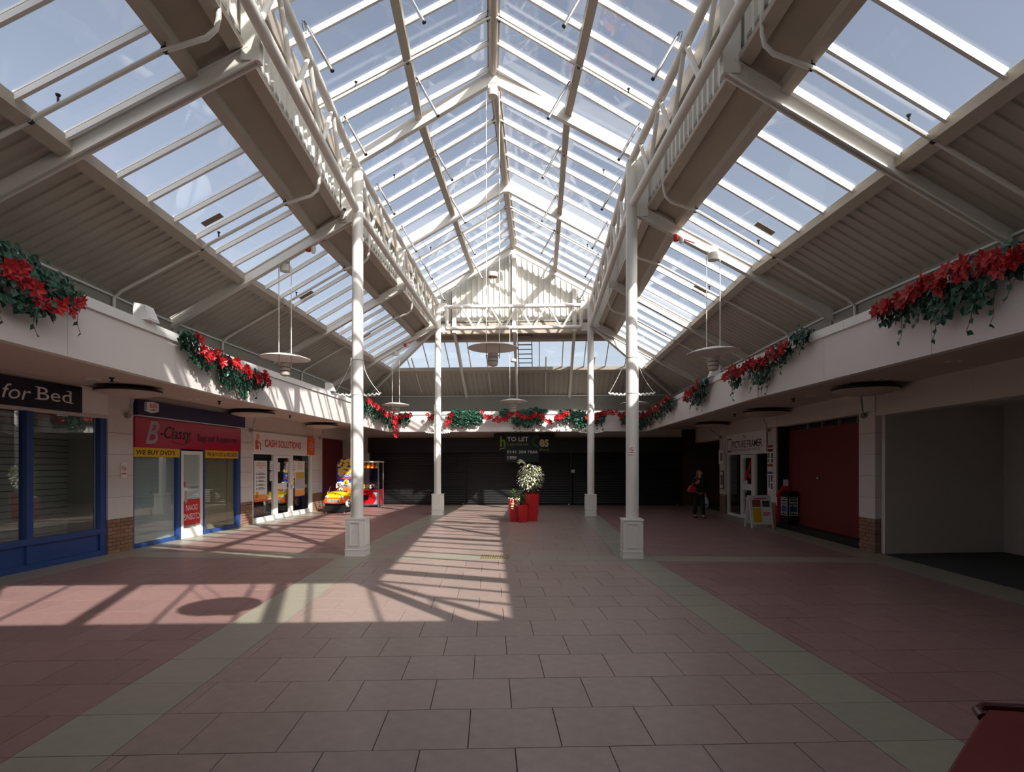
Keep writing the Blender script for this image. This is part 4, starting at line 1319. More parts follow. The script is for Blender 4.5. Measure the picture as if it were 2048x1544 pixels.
# ------------------------------------------------------------------ pendant lamps
M_lampw = mat('white_lamp_enamel', 'dcd8d0', 0.4, vary=0.02)
M_lamp_in = mat('lamp_housing_beige', 'bdb3a8', 0.5, vary=0.02)
GP = 'disc pendant lamps hung from the roof frames'
def pendant(fr, base, ztop, label, drum, tiltx=0.0, tilty=0.0):
    t, y, z0 = base
    e = thing('pendant_lamp', label, 'lamp', fr, base, GP)
    m = MB(); m.lathe([(0.0, .085), (.12, .083), (.24, .072), (.36, .045), (.485, 0.004), (.487, -.004), (.48, -.008), (.36, .032), (.2, .062), (0.0, .072)], (t, y, z0), 40)
    R_ = Matrix.Translation((t, y, z0)) @ Euler((tiltx, tilty, 0)).to_matrix().to_4x4() @ Matrix.Translation((-t, -y, -z0))
    m.v = [R_ @ v for v in m.v]
    m.build('disc_shade', M_lampw, e, smooth=True)
    m = MB(); m.lathe([(.03, -.10), (.10, -.105), (.102, -.12), (.102, -.185), (.102, -.195), (.102, -.26), (.102, -.27), (.098, -.31), (.085, -.34), (.05, -.358), (0.0, -.362)], (t, y, z0), 20); lh = m.build('lamp_housing', M_lamp_in, e, smooth=True)
    for zz in (-.19, -.265):
        m = MB(); m.lathe([(.1035, zz - .006), (.1045, zz), (.1035, zz + .006)], (t, y, z0), 20); m.build('groove', M_ink, lh)
    for s in (-1, 1):
        m = MB(); m.tube([(t + s * .127, y, z0 - .20), (t + s * .127, y, ztop - 0.02)], 0.009, 6); m.build('rod', M_lampw, e)
        m = MB(); m.tube([(t + s * .10, y, z0 - .15), (t + s * .14, y, z0 - .15)], 0.012, 6); m.build('bracket', M_lamp_in, e)
    m = MB(); m.lathe([(0, -.12), (.05, -.122), (.095, -.115), (.1, -.10), (.1, .02), (.0, .02)], (t, y, ztop), 20); m.build('canopy', M_lampw, e, smooth=True)
    m = MB(); m.box(t - .09, t + .09, y - .02, y + .02, ztop, ztop + 0.16); m.build('hanger_plate', M_lampw, e)
    m = MB(); m.tube([(t - .13, y, ztop - .02), (t + .13, y, ztop - .02)], 0.008, 6); m.build('cross_pin', M_lampw, e)
    if drum:
        zz = z0 + 1.42
        m = MB(); m.lathe([(.0, .06), (.085, .055), (.095, .04), (.095, -.03), (.085, -.04), (.08, -.03)], (t, y, zz), 20); dr = m.build('drum', M_lampw, e, smooth=True)
        m = MB(); m.lathe([(.08, -.03), (.05, -.005), (0, 0.0)], (t, y, zz), 16); m.build('amber_glow_cone', M_amber_glow, dr, smooth=True)
        m = MB(); m.ball((t, y, zz - .03), .035, 10); m.build('bulb', mat('warm_bulb_glass', 'f4e2b8', 0.2), dr)
    return e
pendant(FAR, (-4.21, 0.12, 3.93), zr(4.21) - 0.02, 'disc pendant lamp at front left, over the left garlands', False, 0.0, 0.035)
pendant(FAR, (0.0, -0.05, 4.06), zu(0) - 0.16, 'large central disc pendant lamp under the nearer ridge apex', True)
pendant(FAR, (4.21, -0.12, 3.93), zr(4.21) - 0.02, 'tilted disc pendant lamp at front right, over the right garlands', False, 0.02, -0.06)
pendant(FAR, (-4.21, YD + 0.05, 3.90), zr(4.21) - 0.02, 'small far left disc pendant lamp before the end garlands', False)
pendant(FAR, (0.0, YD - .22, 3.98), zu(0) - 0.16, 'far central disc pendant lamp before the end garlands', True)
pendant(FAR, (4.21, YD - 0.05, 3.90), zr(4.21) - 0.02, 'far right disc pendant lamp half hidden by the front right column', False)
pendant(NEAR, (0.18, YN + .05, 4.30), zu(0) - 0.16, 'disc pendant lamp behind the camera that shades the floor', True)

# ------------------------------------------------------------------ dish lights on the pillars
GD = 'dish uplights bracketed from the pillars'
def dish(sg, t, y, by, label):
    z0 = 3.16; bz = 2.80
    e = thing('dish_light', label, 'lamp', FAR, (sg * t, y, z0), GD)
    m = MB(); m.lathe([(0, -.075), (.15, -.068), (.32, -.045), (.48, -.008), (.56, .02), (.565, .035)], (sg * t, y, z0), 36); m.build('dish', M_soffit, e, smooth=True)
    m = MB(); m.lathe([(.566, .034), (.57, .075), (.555, .08), (.55, .05), (.3, .0), (0, -.02)], (sg * t, y, z0), 36); m.build('black_band', M_dark, e)  # black band drawn for the dark arc above the dish
    bx = sg * (WT - 0.07)
    m = MB(); m.ball((bx, by, bz), .06, 10); m.build('ball_bracket', M_eave, e)
    for (dx, dy) in ((-.22 * sg, -.05), (-.05 * sg, .28 if y > by else -.28 if False else .1)):
        q = (sg * t + dx * .6, y + (0.12 if dy > 0 else -0.12), z0 - .06)
        m = MB(); m.tube([(bx, by, bz), q], .009, 6); m.build('strut', M_eave, e)
        m = MB(); m.lathe([(.035, 0), (.035, .02)], q, 10, cap=True); m.build('strut_foot', M_eave, e)
dish(-1, 7.06, -0.42, 0.28, 'dish light on the pillar beside the blue shopfront')
dish(-1, 7.06, 4.42, 5.36, 'dish light between the magenta sign and the cash shop sign')
dish(-1, 7.06, 9.5, 10.75, 'dish light on the pillar behind the toy car')
dish(1, 7.06, -0.05, 1.0, 'dish light on the pillar at the empty unit')
dish(1, 7.06, 4.75, 5.97, 'dish light on the pillar beside the maroon hoarding')
dish(1, 7.06, 9.75, 10.42, 'dish light on the pillar past the framing shop')

# soffit fittings
def downlight(t, y, label):
    e = thing('downlight', label, 'lamp', FAR, (t, y, SOF), 'downlights recessed in the soffit')
    m = MB(); m.lathe([(.05, -.004), (.10, -.010), (.115, -.002), (.115, 0)], (t, y, SOF), 20); m.build('ring', M_lampw, e)
    m = MB(); m.lathe([(0, -.003), (.06, -.004)], (t, y, SOF), 14); m.build('lens', M_chrome, e)
for (t, y, lab) in ((-6.95, -1.45, 'round downlight above the for Bed sign'), (-7.1, 1.75, 'round downlight above the left end of the magenta sign'), (-7.1, 4.2, 'round downlight above the right end of the magenta sign'), (-7.1, 7.0, 'round downlight above the cash sign'), (6.95, -2.53, 'round downlight above the empty unit, nearest'), (6.95, -0.76, 'round downlight above the empty unit, farther'), (6.9, 1.77, 'round downlight above the near end of the maroon hoarding'), (6.9, 2.88, 'round downlight above the middle of the maroon hoarding')):
    downlight(t, y, lab)
def soffit_head(t, y, label):
    m = MB(); m.lathe([(.045, 0), (.04, -.02), (.018, -.03), (.018, -.06), (.035, -.065), (.03, -.08), (0, -.08)], (t, y, SOF), 12)
    m.build('fire_sprinkler', M_dark, fr=FAR, base=(t, y, SOF), label=label, cat='sprinkler', group='black sprinkler heads in the soffit')
for (t, y, lab) in ((-6.5, -1.6, 'black sprinkler head above the blue shopfront'), (-6.7, 2.1, 'black sprinkler head above the magenta sign'), (-6.8, 6.2, 'black sprinkler head above the cash sign'), (-6.9, 9.9, 'black sprinkler head above the toy rides'), (6.7, -0.3, 'black sprinkler head before the empty unit'), (6.7, 2.2, 'black sprinkler head before the maroon hoarding'), (6.75, 6.3, 'black sprinkler head before the framing shop')):
    soffit_head(t, y, lab)

# ------------------------------------------------------------------ sprinkler pipes under the roof glass
def clip_part(p, parent):
    m = MB(); m.lathe([(.036, -.02), (.04, -.02), (.04, .02), (.036, .02)], p, 10, axis='Y'); m.tube([p, (p[0], p[1], p[2] + .14)], .006, 5); m.build('pipe_clip', M_dark, parent)
def pipe_lower(fr, sg, y, label):
    e = thing('sprinkler_pipe', label, 'pipe', fr, (sg * 4.3, y, zr(4.3) + .12), 'sprinkler pipes under the lower roof slopes')
    f = lambda t: zr(t) + 0.09
    m = MB(); m.tube([(sg * 2.99, y, 7.25), (sg * 2.99, y, f(3.0) + .05), (sg * 3.02, y, f(3.1) - .02), (sg * 3.12, y, f(3.2) - .06), (sg * 3.6, y, f(3.6)), (sg * 6.3, y, f(6.3)), (sg * 6.42, y, f(6.42) - .05), (sg * 6.44, y, 4.2)], .028, 8)
    m.build('pipe', M_white, e, smooth=True)
    for t in (3.56, 4.97): clip_part((sg * t, y, f(t)), e)
    m = MB(); m.tube([(sg * 4.68, y, f(4.68)), (sg * 4.68, y, f(4.68) + .10)], .012, 6); m.lathe([(.02, .10), (.028, .12), (.0, .13)], (sg * 4.68, y, f(4.68)), 8); m.build('sprinkler_head', M_dark, e)
pn = {-1: 'left', 1: 'right'}
for sg in (-1, 1):
    pipe_lower(NEAR, sg, -1.28, 'sprinkler pipe under the %s lower glazing, second bay back from the near frame' % pn[sg])
    pipe_lower(NEAR, sg, -4.93, 'sprinkler pipe under the %s lower glazing in the nearest bay' % pn[sg])
    pipe_lower(FAR, sg, 1.75, 'sprinkler pipe under the %s lower glazing just past the front column' % pn[sg])
    pipe_lower(FAR, sg, 6.2, 'sprinkler pipe under the %s lower glazing before the rear column' % pn[sg])
def pipe_upper(fr, sg, y, label):
    e = thing('sprinkler_pipe', label, 'pipe', fr, (sg * 1.4, y, zu(1.4) + .1), 'sprinkler pipes under the upper roof slopes')
    f = lambda t: zu(t) + 0.13
    m = MB(); m.tube([(sg * .05, y, f(.05)), (sg * 2.9, y, f(2.9))], .026, 8); m.build('pipe', M_white, e)
    for t in (.1, 1.45): clip_part((sg * t, y, f(t)), e)
    m = MB(); m.tube([(sg * 2.3, y, f(2.3)), (sg * 2.3, y, f(2.3) + .10)], .012, 6); m.lathe([(.02, .10), (.028, .12), (.0, .13)], (sg * 2.3, y, f(2.3)), 8); m.build('sprinkler_head', M_dark, e)
for sg in (-1, 1):
    pipe_upper(NEAR, sg, -1.55, 'sprinkler pipe under the %s upper slope nearest the camera' % pn[sg])
    pipe_upper(FAR, sg, 1.35, 'sprinkler pipe under the %s upper slope just past the front columns' % pn[sg])
    pipe_upper(FAR, sg, 5.6, 'sprinkler pipe under the %s upper slope before the gable' % pn[sg])
for x in (-4.0, -1.1, 1.15, 3.0):
    e = thing('drop_pipe', {-4.0: 'thin pipe sloping down the end glazing at left', -1.1: 'thin pipe on the end roof slope left of the ladder', 1.15: 'thin pipe on the end roof slope right of the ladder', 3.0: 'thin pipe sloping on the end roof at right'}[x], 'pipe', FAR, (x, YD + 2.4, 5.4))
    f = lambda d: zr(d) + 0.1
    d0 = max(4.3, abs(x) + .3)
    m = MB(); m.tube([(x, YD + d0 - TC, f(d0)), (x, YD + 6.2 - TC, f(6.2))], .024, 7); m.build('pipe', M_white, e)
    m = MB(); m.lathe([(.03, -.02), (.04, 0), (.03, .02)], (x, YD + 4.97 - TC, f(4.97)), 8, cap=True); m.build('collar', M_dark, e)

# ------------------------------------------------------------------ window actuators: bright tubes standing off the glass
def actuator(fr, sg, t, y, label):
    p = Vector((sg * t, y, zug(t) - 0.16)); n = Vector((-sg * 0.49, 0.0, -0.87))
    e = thing('window_actuator', label, 'actuator', fr, p, 'tubular vent actuators hung below the upper glazing')
    m = MB(); m.tube([p + n * 0.02, p + n * 0.10], 0.012, 6); m.build('pivot', M_dark, e)
    m = MB(); m.tube([p + n * 0.10, p + n * 0.78], 0.026, 10); m.build('tube', M_chrome, e, smooth=True)
    m = MB(); m.tube([p + n * 0.78, p + n * 0.80], 0.028, 10); m.build('end_cap', M_dark, e)
    m = MB(); c = p + n * 0.05
    pts = [c + Vector((sg * .02, -.10 * sin(a) * -1, .09 * (1 - cos(a)) * -.6)) for a in [2 * pi * k / 10 for k in range(11)]]
    m.tube(pts, 0.004, 4); m.build('cable_loop', M_dark, e)
act = [(NEAR, -3.25, 'over the camera'), (NEAR, -1.1, 'before the front columns'), (FAR, 1.1, 'just past the front columns'), (FAR, 3.3, 'second past the front columns'), (FAR, 5.5, 'third past the front columns'), (FAR, 7.7, 'nearest the gable')]
for sg in (-1, 1):
    for fr_, y, w in act:
        actuator(fr_, sg, 1.36, y, 'steel actuator tube on the %s mid purlin, %s' % (pn[sg], w))
        actuator(fr_, sg, 2.62, y, 'steel actuator tube low on the %s upper slope, %s' % (pn[sg], w))

# buff stickers on the glass
def sticker(fr, sg, t, y, label):
    b = MB(); zz = lambda t_: zg(t_) - 0.004
    b.prism([(sg * t, y, zz(t)), (sg * (t + .30), y, zz(t + .30)), (sg * (t + .30), y + .15, zz(t + .30)), (sg * t, y + .15, zz(t))], (0, 0, -.004))
    b.build('glass_sticker', M_sticker, fr=fr, label=label, cat='sticker', group='small buff stickers on the lower roof glass')
for sg in (-1, 1):
    sticker(NEAR, sg, 4.45, -1.75, 'buff sticker on the %s lower glass before the front column' % pn[sg])
    sticker(FAR, sg, 4.45, 2.05, 'buff sticker on the %s lower glass past the front column' % pn[sg])
    sticker(FAR, sg, 4.40, 6.5, 'buff sticker on the %s lower glass near the rear column' % pn[sg])

# ------------------------------------------------------------------ ladder and rails out on the roof
e = thing('roof_ladder', 'dark ladder lying on the end roof glazing outside', 'ladder', FAR, (0.4, YD + 1.6, 6.3))
def lp(u, d): return (u, YD + d - TC, zg(d) + 0.06)
for u in (0.10, 0.62):
    m = MB(); m.bar(lp(u, 3.3), lp(u, 5.1), .03, .06); m.build('stile', M_slate, e)
for k in range(8):
    d = 3.45 + k * .23
    m = MB(); m.bar(lp(.10, d), lp(.62, d), .09, .02); m.build('rung', M_slate, e)
e = thing('roof_guardrail', 'white guard rail standing on the roof outside the right glazing', 'railing', FAR, (6.9, 3.0, 4.9))
for y in (2.0, 3.4, 4.8):
    m = MB(); m.tube([(6.9, y, 4.9), (6.9, y, 6.2)], .03, 8); m.build('post', M_white, e)
for z in (5.5, 6.15):
    m = MB(); m.tube([(6.9, 2.0, z), (6.9, 4.8, z)], .025, 8); m.build('rail', M_white, e)
M_flat = mat('grey_flat_roof', '7d7b78', 0.9)
b = MB()
for (x0, x1, y0, y1) in ((-40, -6.52, -40, 45), (6.52, 40, -40, 45), (-6.52, 6.52, 15.3, 45), (-6.52, 6.52, -40, -16.5)):
    b.box(x0, x1, y0, y1, 3.72, 3.80)
b.build('roof_flat', M_flat, fr=FAR, kind='structure', label='flat grey roof around the glazed mall')

# ------------------------------------------------------------------ small fixings
def speaker(fr, sg, t, y, rot, label):
    e = thing('wedge_speaker', label, 'speaker', fr, (sg * t, y, 3.89), 'white wedge speakers on the coping')
    m = MB()
    w = .13
    pts = [(-.10, 0), (.10, .02), (.13, .18), (-.03, .24)]
    def q(u, v, z):
        return (sg * t + u * cos(rot) - v * sin(rot), y + u * sin(rot) + v * cos(rot), 3.885 + z)
    m.hexa([q(-.14, -w, 0), q(.10, -w, 0), q(.10, w, 0), q(-.14, w, 0), q(-.06, -w * .8, .22), q(.10, -w * .8, .25), q(.10, w * .8, .25), q(-.06, w * .8, .22)])
    m.build('cabinet', M_uwhite, e)
    m = MB(); m.hexa([q(-.141, -w * .8, .02), q(-.139, -w * .8, .02), q(-.139, w * .8, .02), q(-.141, w * .8, .02), q(-.082, -w * .65, .18), q(-.078, -w * .65, .18), q(-.078, w * .65, .18), q(-.082, w * .65, .18)])
    m.build('grille', M_coping, e)
speaker(NEAR, -1, 5.10, -2.66, pi, 'white wedge speaker on the left coping between two garlands')
speaker(FAR, -1, 5.10, 5.0, pi, 'white wedge speaker on the far left coping before the column')
speaker(FAR, 1, 5.10, 2.75, 0, 'white wedge speaker on the right coping under the disc lamp')
def sounder(fr, sg, t, y, z, label):
    e = thing('fire_sounder', label, 'alarm', fr, (sg * t, y, z))
    m = MB(); m.lathe([(.0, .05), (.055, .05), (.055, -.04), (.045, -.06), (0, -.06)], (sg * t - .10, y - .06, z), 12); m.build('red_sounder', M_red, e, smooth=True)
    m = MB(); m.lathe([(.0, .06), (.05, .06), (.055, .0), (.04, -.05), (.025, -.07), (0, -.07)], (sg * t, y - .06, z - .03), 12); m.build('white_beacon', M_lampw, e, smooth=True)
    m = MB(); m.tube([(sg * t - .1, y - .06, z + .03), (sg * t + .25 , y - .06, z + .03 - (.14 * sg))], .012, 6); m.build('red_conduit', M_red, e)
sounder(FAR, -1, 3.60, 0.1, zr(3.6) - .05, 'red fire sounder under the left portal rafter')
sounder(FAR, 1, 3.60, -0.1, zr(3.6) - .05, 'red fire sounder under the right portal rafter')
sounder(FAR, -1, 3.75, YD, zr(3.75) - .05, 'red fire sounder under the far left portal rafter')
e = thing('security_camera', 'white security camera on the left knee post', 'camera', FAR, (-2.95, -0.1, 6.72))
m = MB(); m.box(-3.02, -2.9, -.09, -.05, 6.62, 6.84); m.build('mount', M_white, e)
m = MB(); m.tube([(-2.98, -.08, 6.74), (-2.86, -.3, 6.72)], .045, 10); m.build('housing', M_lampw, e, smooth=True)
m = MB(); m.tube([(-2.862, -.296, 6.72), (-2.855, -.31, 6.719)], .032, 10); m.build('lens', M_ink, e)
# twisted light bars hung on the columns
def light_bar(fr, t, y, z, half, zw, label):
    e = thing('light_bar', label, 'decoration', fr, (t, y, z), 'twisted white light bars on the columns')
    for s in (-1, 1):
        pts = []; n = 16
        for k in range(n + 1):
            u = .115 + (half - .115) * k / n
            pts.append((t + s * u, y - .02 + .012 * cos(k * 1.7), z + .03 * (k / n) ** 2 + .014 * sin(k * 1.7)))
        m = MB()
        for k in range(n): m.ball(pts[k], .02, 6)
        m.tube(pts, .012, 6); m.build('twisted_rope', M_paper, e)
        w = []
        for k in range(9):
            f = k / 8
            w.append((t + s * (.115 + (half - .13) * f), y - .02, zw + (z + .03 - zw) * f ** .8 if s < 0 else zw + (z + .03 - zw) * (f ** .55)))
        m = MB(); m.tube(w, .005, 5); m.build('hanging_wire', M_lampw, e)
light_bar(FAR, -TC, 0, 3.16, .47, 3.86, 'twisted white light bar strung on the front left column')
light_bar(FAR, TC, 0, 3.14, .45, 3.86, 'twisted white light bar strung on the front right column')
light_bar(FAR, -TC, YD, 2.90, .45, 3.1, 'twisted white light bar on the rear left column')
light_bar(FAR, TC, YD, 2.90, .42, 3.1, 'twisted white light bar on the rear right column')
e = thing('exit_sign', 'small exit sign hung in the passage past the framing shop', 'sign', FAR, (8.2, 11.8, 2.6))
m = MB(); m.box(8.0, 8.35, 11.8, 11.85, 2.35, 2.52); m.build('panel', mat('exit_green', '3c5c4a', 0.5), e)
m = MB(); m.tube([(8.1, 11.82, 2.52), (8.1, 11.82, 2.72)], .01, 5); m.tube([(8.25, 11.82, 2.52), (8.25, 11.82, 2.72)], .01, 5); m.build('hanger', M_dark, e)

# floor grate
e = thing('floor_grate', 'brown metal drain grate set in the tan floor band', 'grate', FAR, (0.05, -0.13, 0))
m = MB()
for (x0, x1, y0, y1) in ((-.22, .32, -.36, -.34), (-.22, .32, .07, .09), (-.22, -.2, -.34, .07), (.3, .32, -.34, .07)): m.box(x0, x1, y0, y1, 0.0005, .006)
m.build('rim', M_brass, e)
for k in range(11):
    m = MB(); x = -.18 + k * .046; m.box(x, x + .022, -.34, .07, .001, .005); m.build('slot_bar', M_brass, e)

# ------------------------------------------------------------------ garlands
FLW = []
def flower_mesh(k):
    rnd = random.Random(50 + k)
    m = MB()
    for ring, (n, r, zt) in enumerate(((6, 1.0, .10), (5, .66, .30))):
        for i in range(n):
            a = 2 * pi * i / n + ring * .5 + rnd.uniform(-.15, .15); L_ = r * rnd.uniform(.85, 1.1); w = .30 * r
            ca, sa = cos(a), sin(a)
            def q(u, v, z): return (u * ca - v * sa, u * sa + v * ca, z)
            tip = zt + rnd.uniform(-.15, .2)
            m.face(q(.05, 0, .05), q(L_ * .55, -w, zt * .9 + .06), q(L_, 0, tip), q(L_ * .6, 0, zt * .7))
            m.face(q(.05, 0, .05), q(L_ * .6, 0, zt * .7), q(L_, 0, tip), q(L_ * .55, w, zt * .9 + .06))
    return m.mesh('flower', M_petal)
for k in range(4): FLW.append(flower_mesh(k))

def leaf(m, p, d, n, s):
    """ivy leaf: folded diamond"""
    d = d.normalized(); a = d.cross(n).normalized(); n = a.cross(d).normalized()
    tip = p + d * s; l_ = p + d * s * .42 + a * s * .46 + n * s * .12; r_ = p + d * s * .42 - a * s * .46 + n * s * .12
    mid = p + d * s * .5
    m.face(p, l_, mid, r_) if False else None
    b = len(m.v)
    m.v += [p, l_, tip, r_, mid - n * s * .04]
    m.f += [[b, b + 4, b + 1], [b + 1, b + 4, b + 2], [b + 2, b + 4, b + 3], [b + 3, b + 4, b]]

def garland(fr, mapf, outv, a0, a1, label, flowers, clumps, seed, ls=.085, fs=.105, strands=True, z1=FZ1):
    """mapf(a, b, z) gives frame coordinates: a along the fascia, b out from it.  clumps: (a, z, ra, rz, n); flowers: (a, z, b)"""
    rnd = random.Random(seed)
    am = (a0 + a1) / 2
    e = thing('garland', label, 'garland', fr, mapf(am, 0.08, z1 - .1), 'ivy and poinsettia garlands along the fascia')
    m = MB(); out = Vector(outv)
    for (ca, cz, ra, rz, n) in clumps:
        for i in range(n):
            th = rnd.uniform(0, 2 * pi); rr = sqrt(rnd.random())
            a = ca + ra * rr * cos(th); z = cz + rz * rr * sin(th)
            b = .05 + rnd.random() ** 1.5 * .22 * (1 - rr * .6)
            if z > z1 + .02 and rnd.random() < .3: b -= .15
            p = Vector(mapf(a, b, z))
            d = Vector(mapf(a + rnd.uniform(-1, 1), b, z - rnd.uniform(-.3, 1))) - p
            leaf(m, p, d, out + Vector((rnd.uniform(-.6, .6), rnd.uniform(-.6, .6), rnd.uniform(-.3, .7))), ls * rnd.uniform(.6, 1.15))
    m.build('ivy_foliage', M_ivy, e, kind='stuff')
    if strands:
        m = MB(); mv = MB()
        for (ca, cz, ra, rz, n) in clumps:
            for i in range(max(1, n // 60)):
                a = ca + rnd.uniform(-ra, ra) * .9; zt = cz - rz * .5; L_ = rnd.uniform(.12, .34)
                pts = [Vector(mapf(a + .02 * sin(k * 1.3 + i), .06 + .01 * k, zt - L_ * k / 5)) for k in range(6)]
                mv.tube(pts, .004, 4)
                for k in (3, 5):
                    leaf(m, pts[k], Vector((rnd.uniform(-1, 1), rnd.uniform(-1, 1), -.8)), out, ls * .8)
        mv.build('trailing_stem', M_wood, e, kind='stuff')
        m.build('trailing_leaf', M_ivy, e, kind='stuff')
    om = Vector(OFF[e.name])
    rz_ = atan2(out.y, out.x)
    for i, (a, z, b) in enumerate(flowers):
        o = bpy.data.objects.new('flower', FLW[i % 4]); link(o); o.parent = e
        o.location = Vector(mapf(a, b, z - .08)) - om
        dirv = out + Vector((rnd.uniform(-.5, .5), rnd.uniform(-.5, .5), rnd.uniform(-.35, .45)))
        q = dirv.to_track_quat('Z', 'Y')
        o.rotation_mode = 'QUATERNION'; o.rotation_quaternion = q @ Euler((0, 0, rnd.uniform(0, 6))).to_quaternion()
        s = fs * rnd.uniform(.8, 1.2); o.scale = (s, s, s)
    return e
def fl_line(pts, n, seed, jz=.075):
    rnd = random.Random(seed); out = []
    segs = list(zip(pts[:-1], pts[1:])); tot = sum(abs(q[0] - p[0]) + abs(q[1] - p[1]) for p, q in segs)
    for p, q in segs:
        k = max(1, round(n * (abs(q[0] - p[0]) + abs(q[1] - p[1])) / tot))
        for i in range(k):
            f = (i + .5) / k
            out.append((p[0] + (q[0] - p[0]) * f + rnd.uniform(-.03, .03), p[1] + (q[1] - p[1]) * f + rnd.uniform(-jz, jz), rnd.uniform(.18, .28)))
    return out
def mside(sg): return lambda a, b, z: (sg * (FT - .04 - b), a, z)
mback = lambda a, b, z: (a, YB - .04 - b, z)
OL, OR, OB = (1, 0, 0), (-1, 0, 0), (0, -1, 0)
# left, nearest: big ivy mass with a swag of flowers
garland(NEAR, mside(-1), OL, -6.4, -4.25, 'nearest left garland, thick ivy with a swag of red flowers',
        fl_line([(-6.2, 3.80), (-5.4, 3.86), (-5.0, 3.70), (-4.75, 3.58), (-4.5, 3.62), (-4.35, 3.80)], 17, 1),
        [(-6.0, 3.86, .7, .22, 420), (-5.2, 3.86, .55, .18, 330), (-4.6, 3.78, .4, .17, 220), (-5.6, 3.55, .6, .16, 220), (-4.9, 3.50, .3, .12, 70)], 11, ls=.095, fs=.115)
garland(NEAR, mside(-1), OL, -1.95, 1.3, 'left garland between the wedge speaker and the left disc lamp',
        fl_line([(-1.75, 3.92), (-1.5, 3.72), (-1.0, 3.78), (-.6, 3.70), (-.1, 3.72), (.3, 3.62), (.75, 3.62), (1.15, 3.66), (1.2, 3.8)], 30, 2),
        [(-1.75, 3.80, .22, .17, 170), (-1.3, 3.58, .35, .14, 120), (-.3, 3.50, .42, .26, 320), (.35, 3.44, .25, .28, 170), (.95, 3.56, .35, .17, 170), (-.7, 3.72, .5, .12, 150)], 12, ls=.09, fs=.12)
garland(FAR, mside(-1), OL, 7.4, 11.2, 'garland on the far left fascia behind the front left column',
        fl_line([(7.6, 4.02), (8.2, 3.9), (9.0, 3.82), (9.8, 3.74), (10.8, 3.74)], 18, 3),
        [(8.0, 3.76, .6, .2, 200), (9.2, 3.66, .6, .22, 220), (10.4, 3.62, .7, .24, 280)], 13, ls=.11, fs=.13)
garland(FAR, mback, OB, -5.1, -4.05, 'end wall garland at left with a hanging red tail',
        fl_line([(-4.95, 3.78), (-4.78, 3.6), (-4.74, 3.2), (-4.72, 2.95)], 12, 4) + fl_line([(-4.7, 3.66), (-4.3, 3.78), (-4.1, 3.92)], 6, 5),
        [(-4.95, 3.56, .25, .3, 170), (-4.5, 3.62, .3, .2, 150)], 14, ls=.11, fs=.12)
garland(FAR, mback, OB, -3.6, -1.1, 'end wall garland behind the rear left column, mostly ivy',
        fl_line([(-3.55, 3.78), (-3.2, 3.68), (-3.0, 3.36)], 7, 6) + fl_line([(-2.75, 3.42), (-2.55, 3.7), (-2.5, 3.9)], 7, 7) + fl_line([(-1.35, 3.88), (-1.1, 3.72), (-.6, 3.58)], 8, 8),
        [(-3.2, 3.70, .2, .16, 60), (-2.3, 3.64, .38, .34, 330), (-1.7, 3.66, .4, .3, 300)], 15, ls=.11, fs=.11)
garland(FAR, mback, OB, -.75, 1.2, 'end wall garland in the centre behind the far disc lamp',
        fl_line([(-.6, 3.62), (-.2, 3.86), (0, 3.86), (.3, 3.7), (.6, 3.78), (.9, 3.86), (1.0, 3.66), (1.4, 3.54)], 22, 9),
        [(-.4, 3.8, .25, .16, 100), (.05, 3.52, .18, .2, 120), (.45, 3.50, .24, .22, 170), (.9, 3.55, .14, .2, 90), (.6, 3.88, .6, .1, 170)], 16, ls=.11, fs=.11)
garland(FAR, mback, OB, 1.35, 3.6, 'end wall garland beside the rear right column',
        fl_line([(1.5, 3.62), (1.8, 3.78), (2.0, 3.92)], 8, 10) + fl_line([(2.7, 3.66), (3.2, 3.72), (3.5, 3.92), (3.9, 3.8)], 13, 11),
        [(2.0, 3.72, .35, .22, 240), (2.5, 3.58, .35, .3, 270), (3.1, 3.60, .35, .2, 200)], 17, ls=.11, fs=.12)
garland(FAR, mback, OB, 3.9, 5.05, 'end wall garland behind the front right column',
        fl_line([(3.9, 3.78), (4.3, 3.76), (4.6, 3.66), (5.0, 3.7)], 8, 12),
        [(4.3, 3.6, .25, .26, 170), (4.8, 3.5, .25, .34, 200)], 18, ls=.11, fs=.12)
garland(FAR, mside(1), OR, 6.2, 10.9, 'garland climbing the far right fascia beside the front right column',
        fl_line([(10.6, 3.7), (9.4, 3.72), (8.0, 3.72), (7.0, 3.86), (6.4, 3.98)], 20, 13),
        [(10.2, 3.56, .6, .3, 260), (8.6, 3.6, .8, .24, 260), (7.0, 3.72, .7, .26, 280)], 19, ls=.11, fs=.13)
garland(FAR, mside(1), OR, 2.6, 4.6, 'short right garland beside the right wedge speaker',
        fl_line([(4.4, 3.6), (4.1, 3.78), (3.6, 3.72), (3.2, 3.85)], 14, 14),
        [(4.2, 3.60, .3, .24, 170), (3.5, 3.62, .5, .28, 280), (2.95, 3.78, .2, .15, 80)], 20, ls=.10, fs=.125)
garland(NEAR, mside(1), OR, -2.4, .5, 'right garland between the disc lamp and the nearest garland',
        fl_line([(.35, 3.74), (0, 3.72), (-.4, 3.70), (-.8, 3.74), (-1.1, 3.70), (-1.4, 3.78), (-1.8, 3.78), (-2.1, 3.84)], 28, 15),
        [(.25, 3.56, .28, .2, 170), (-.75, 3.52, .4, .24, 250), (-1.5, 3.70, .4, .16, 170), (-2.15, 3.86, .22, .13, 110)], 21, ls=.09, fs=.12)
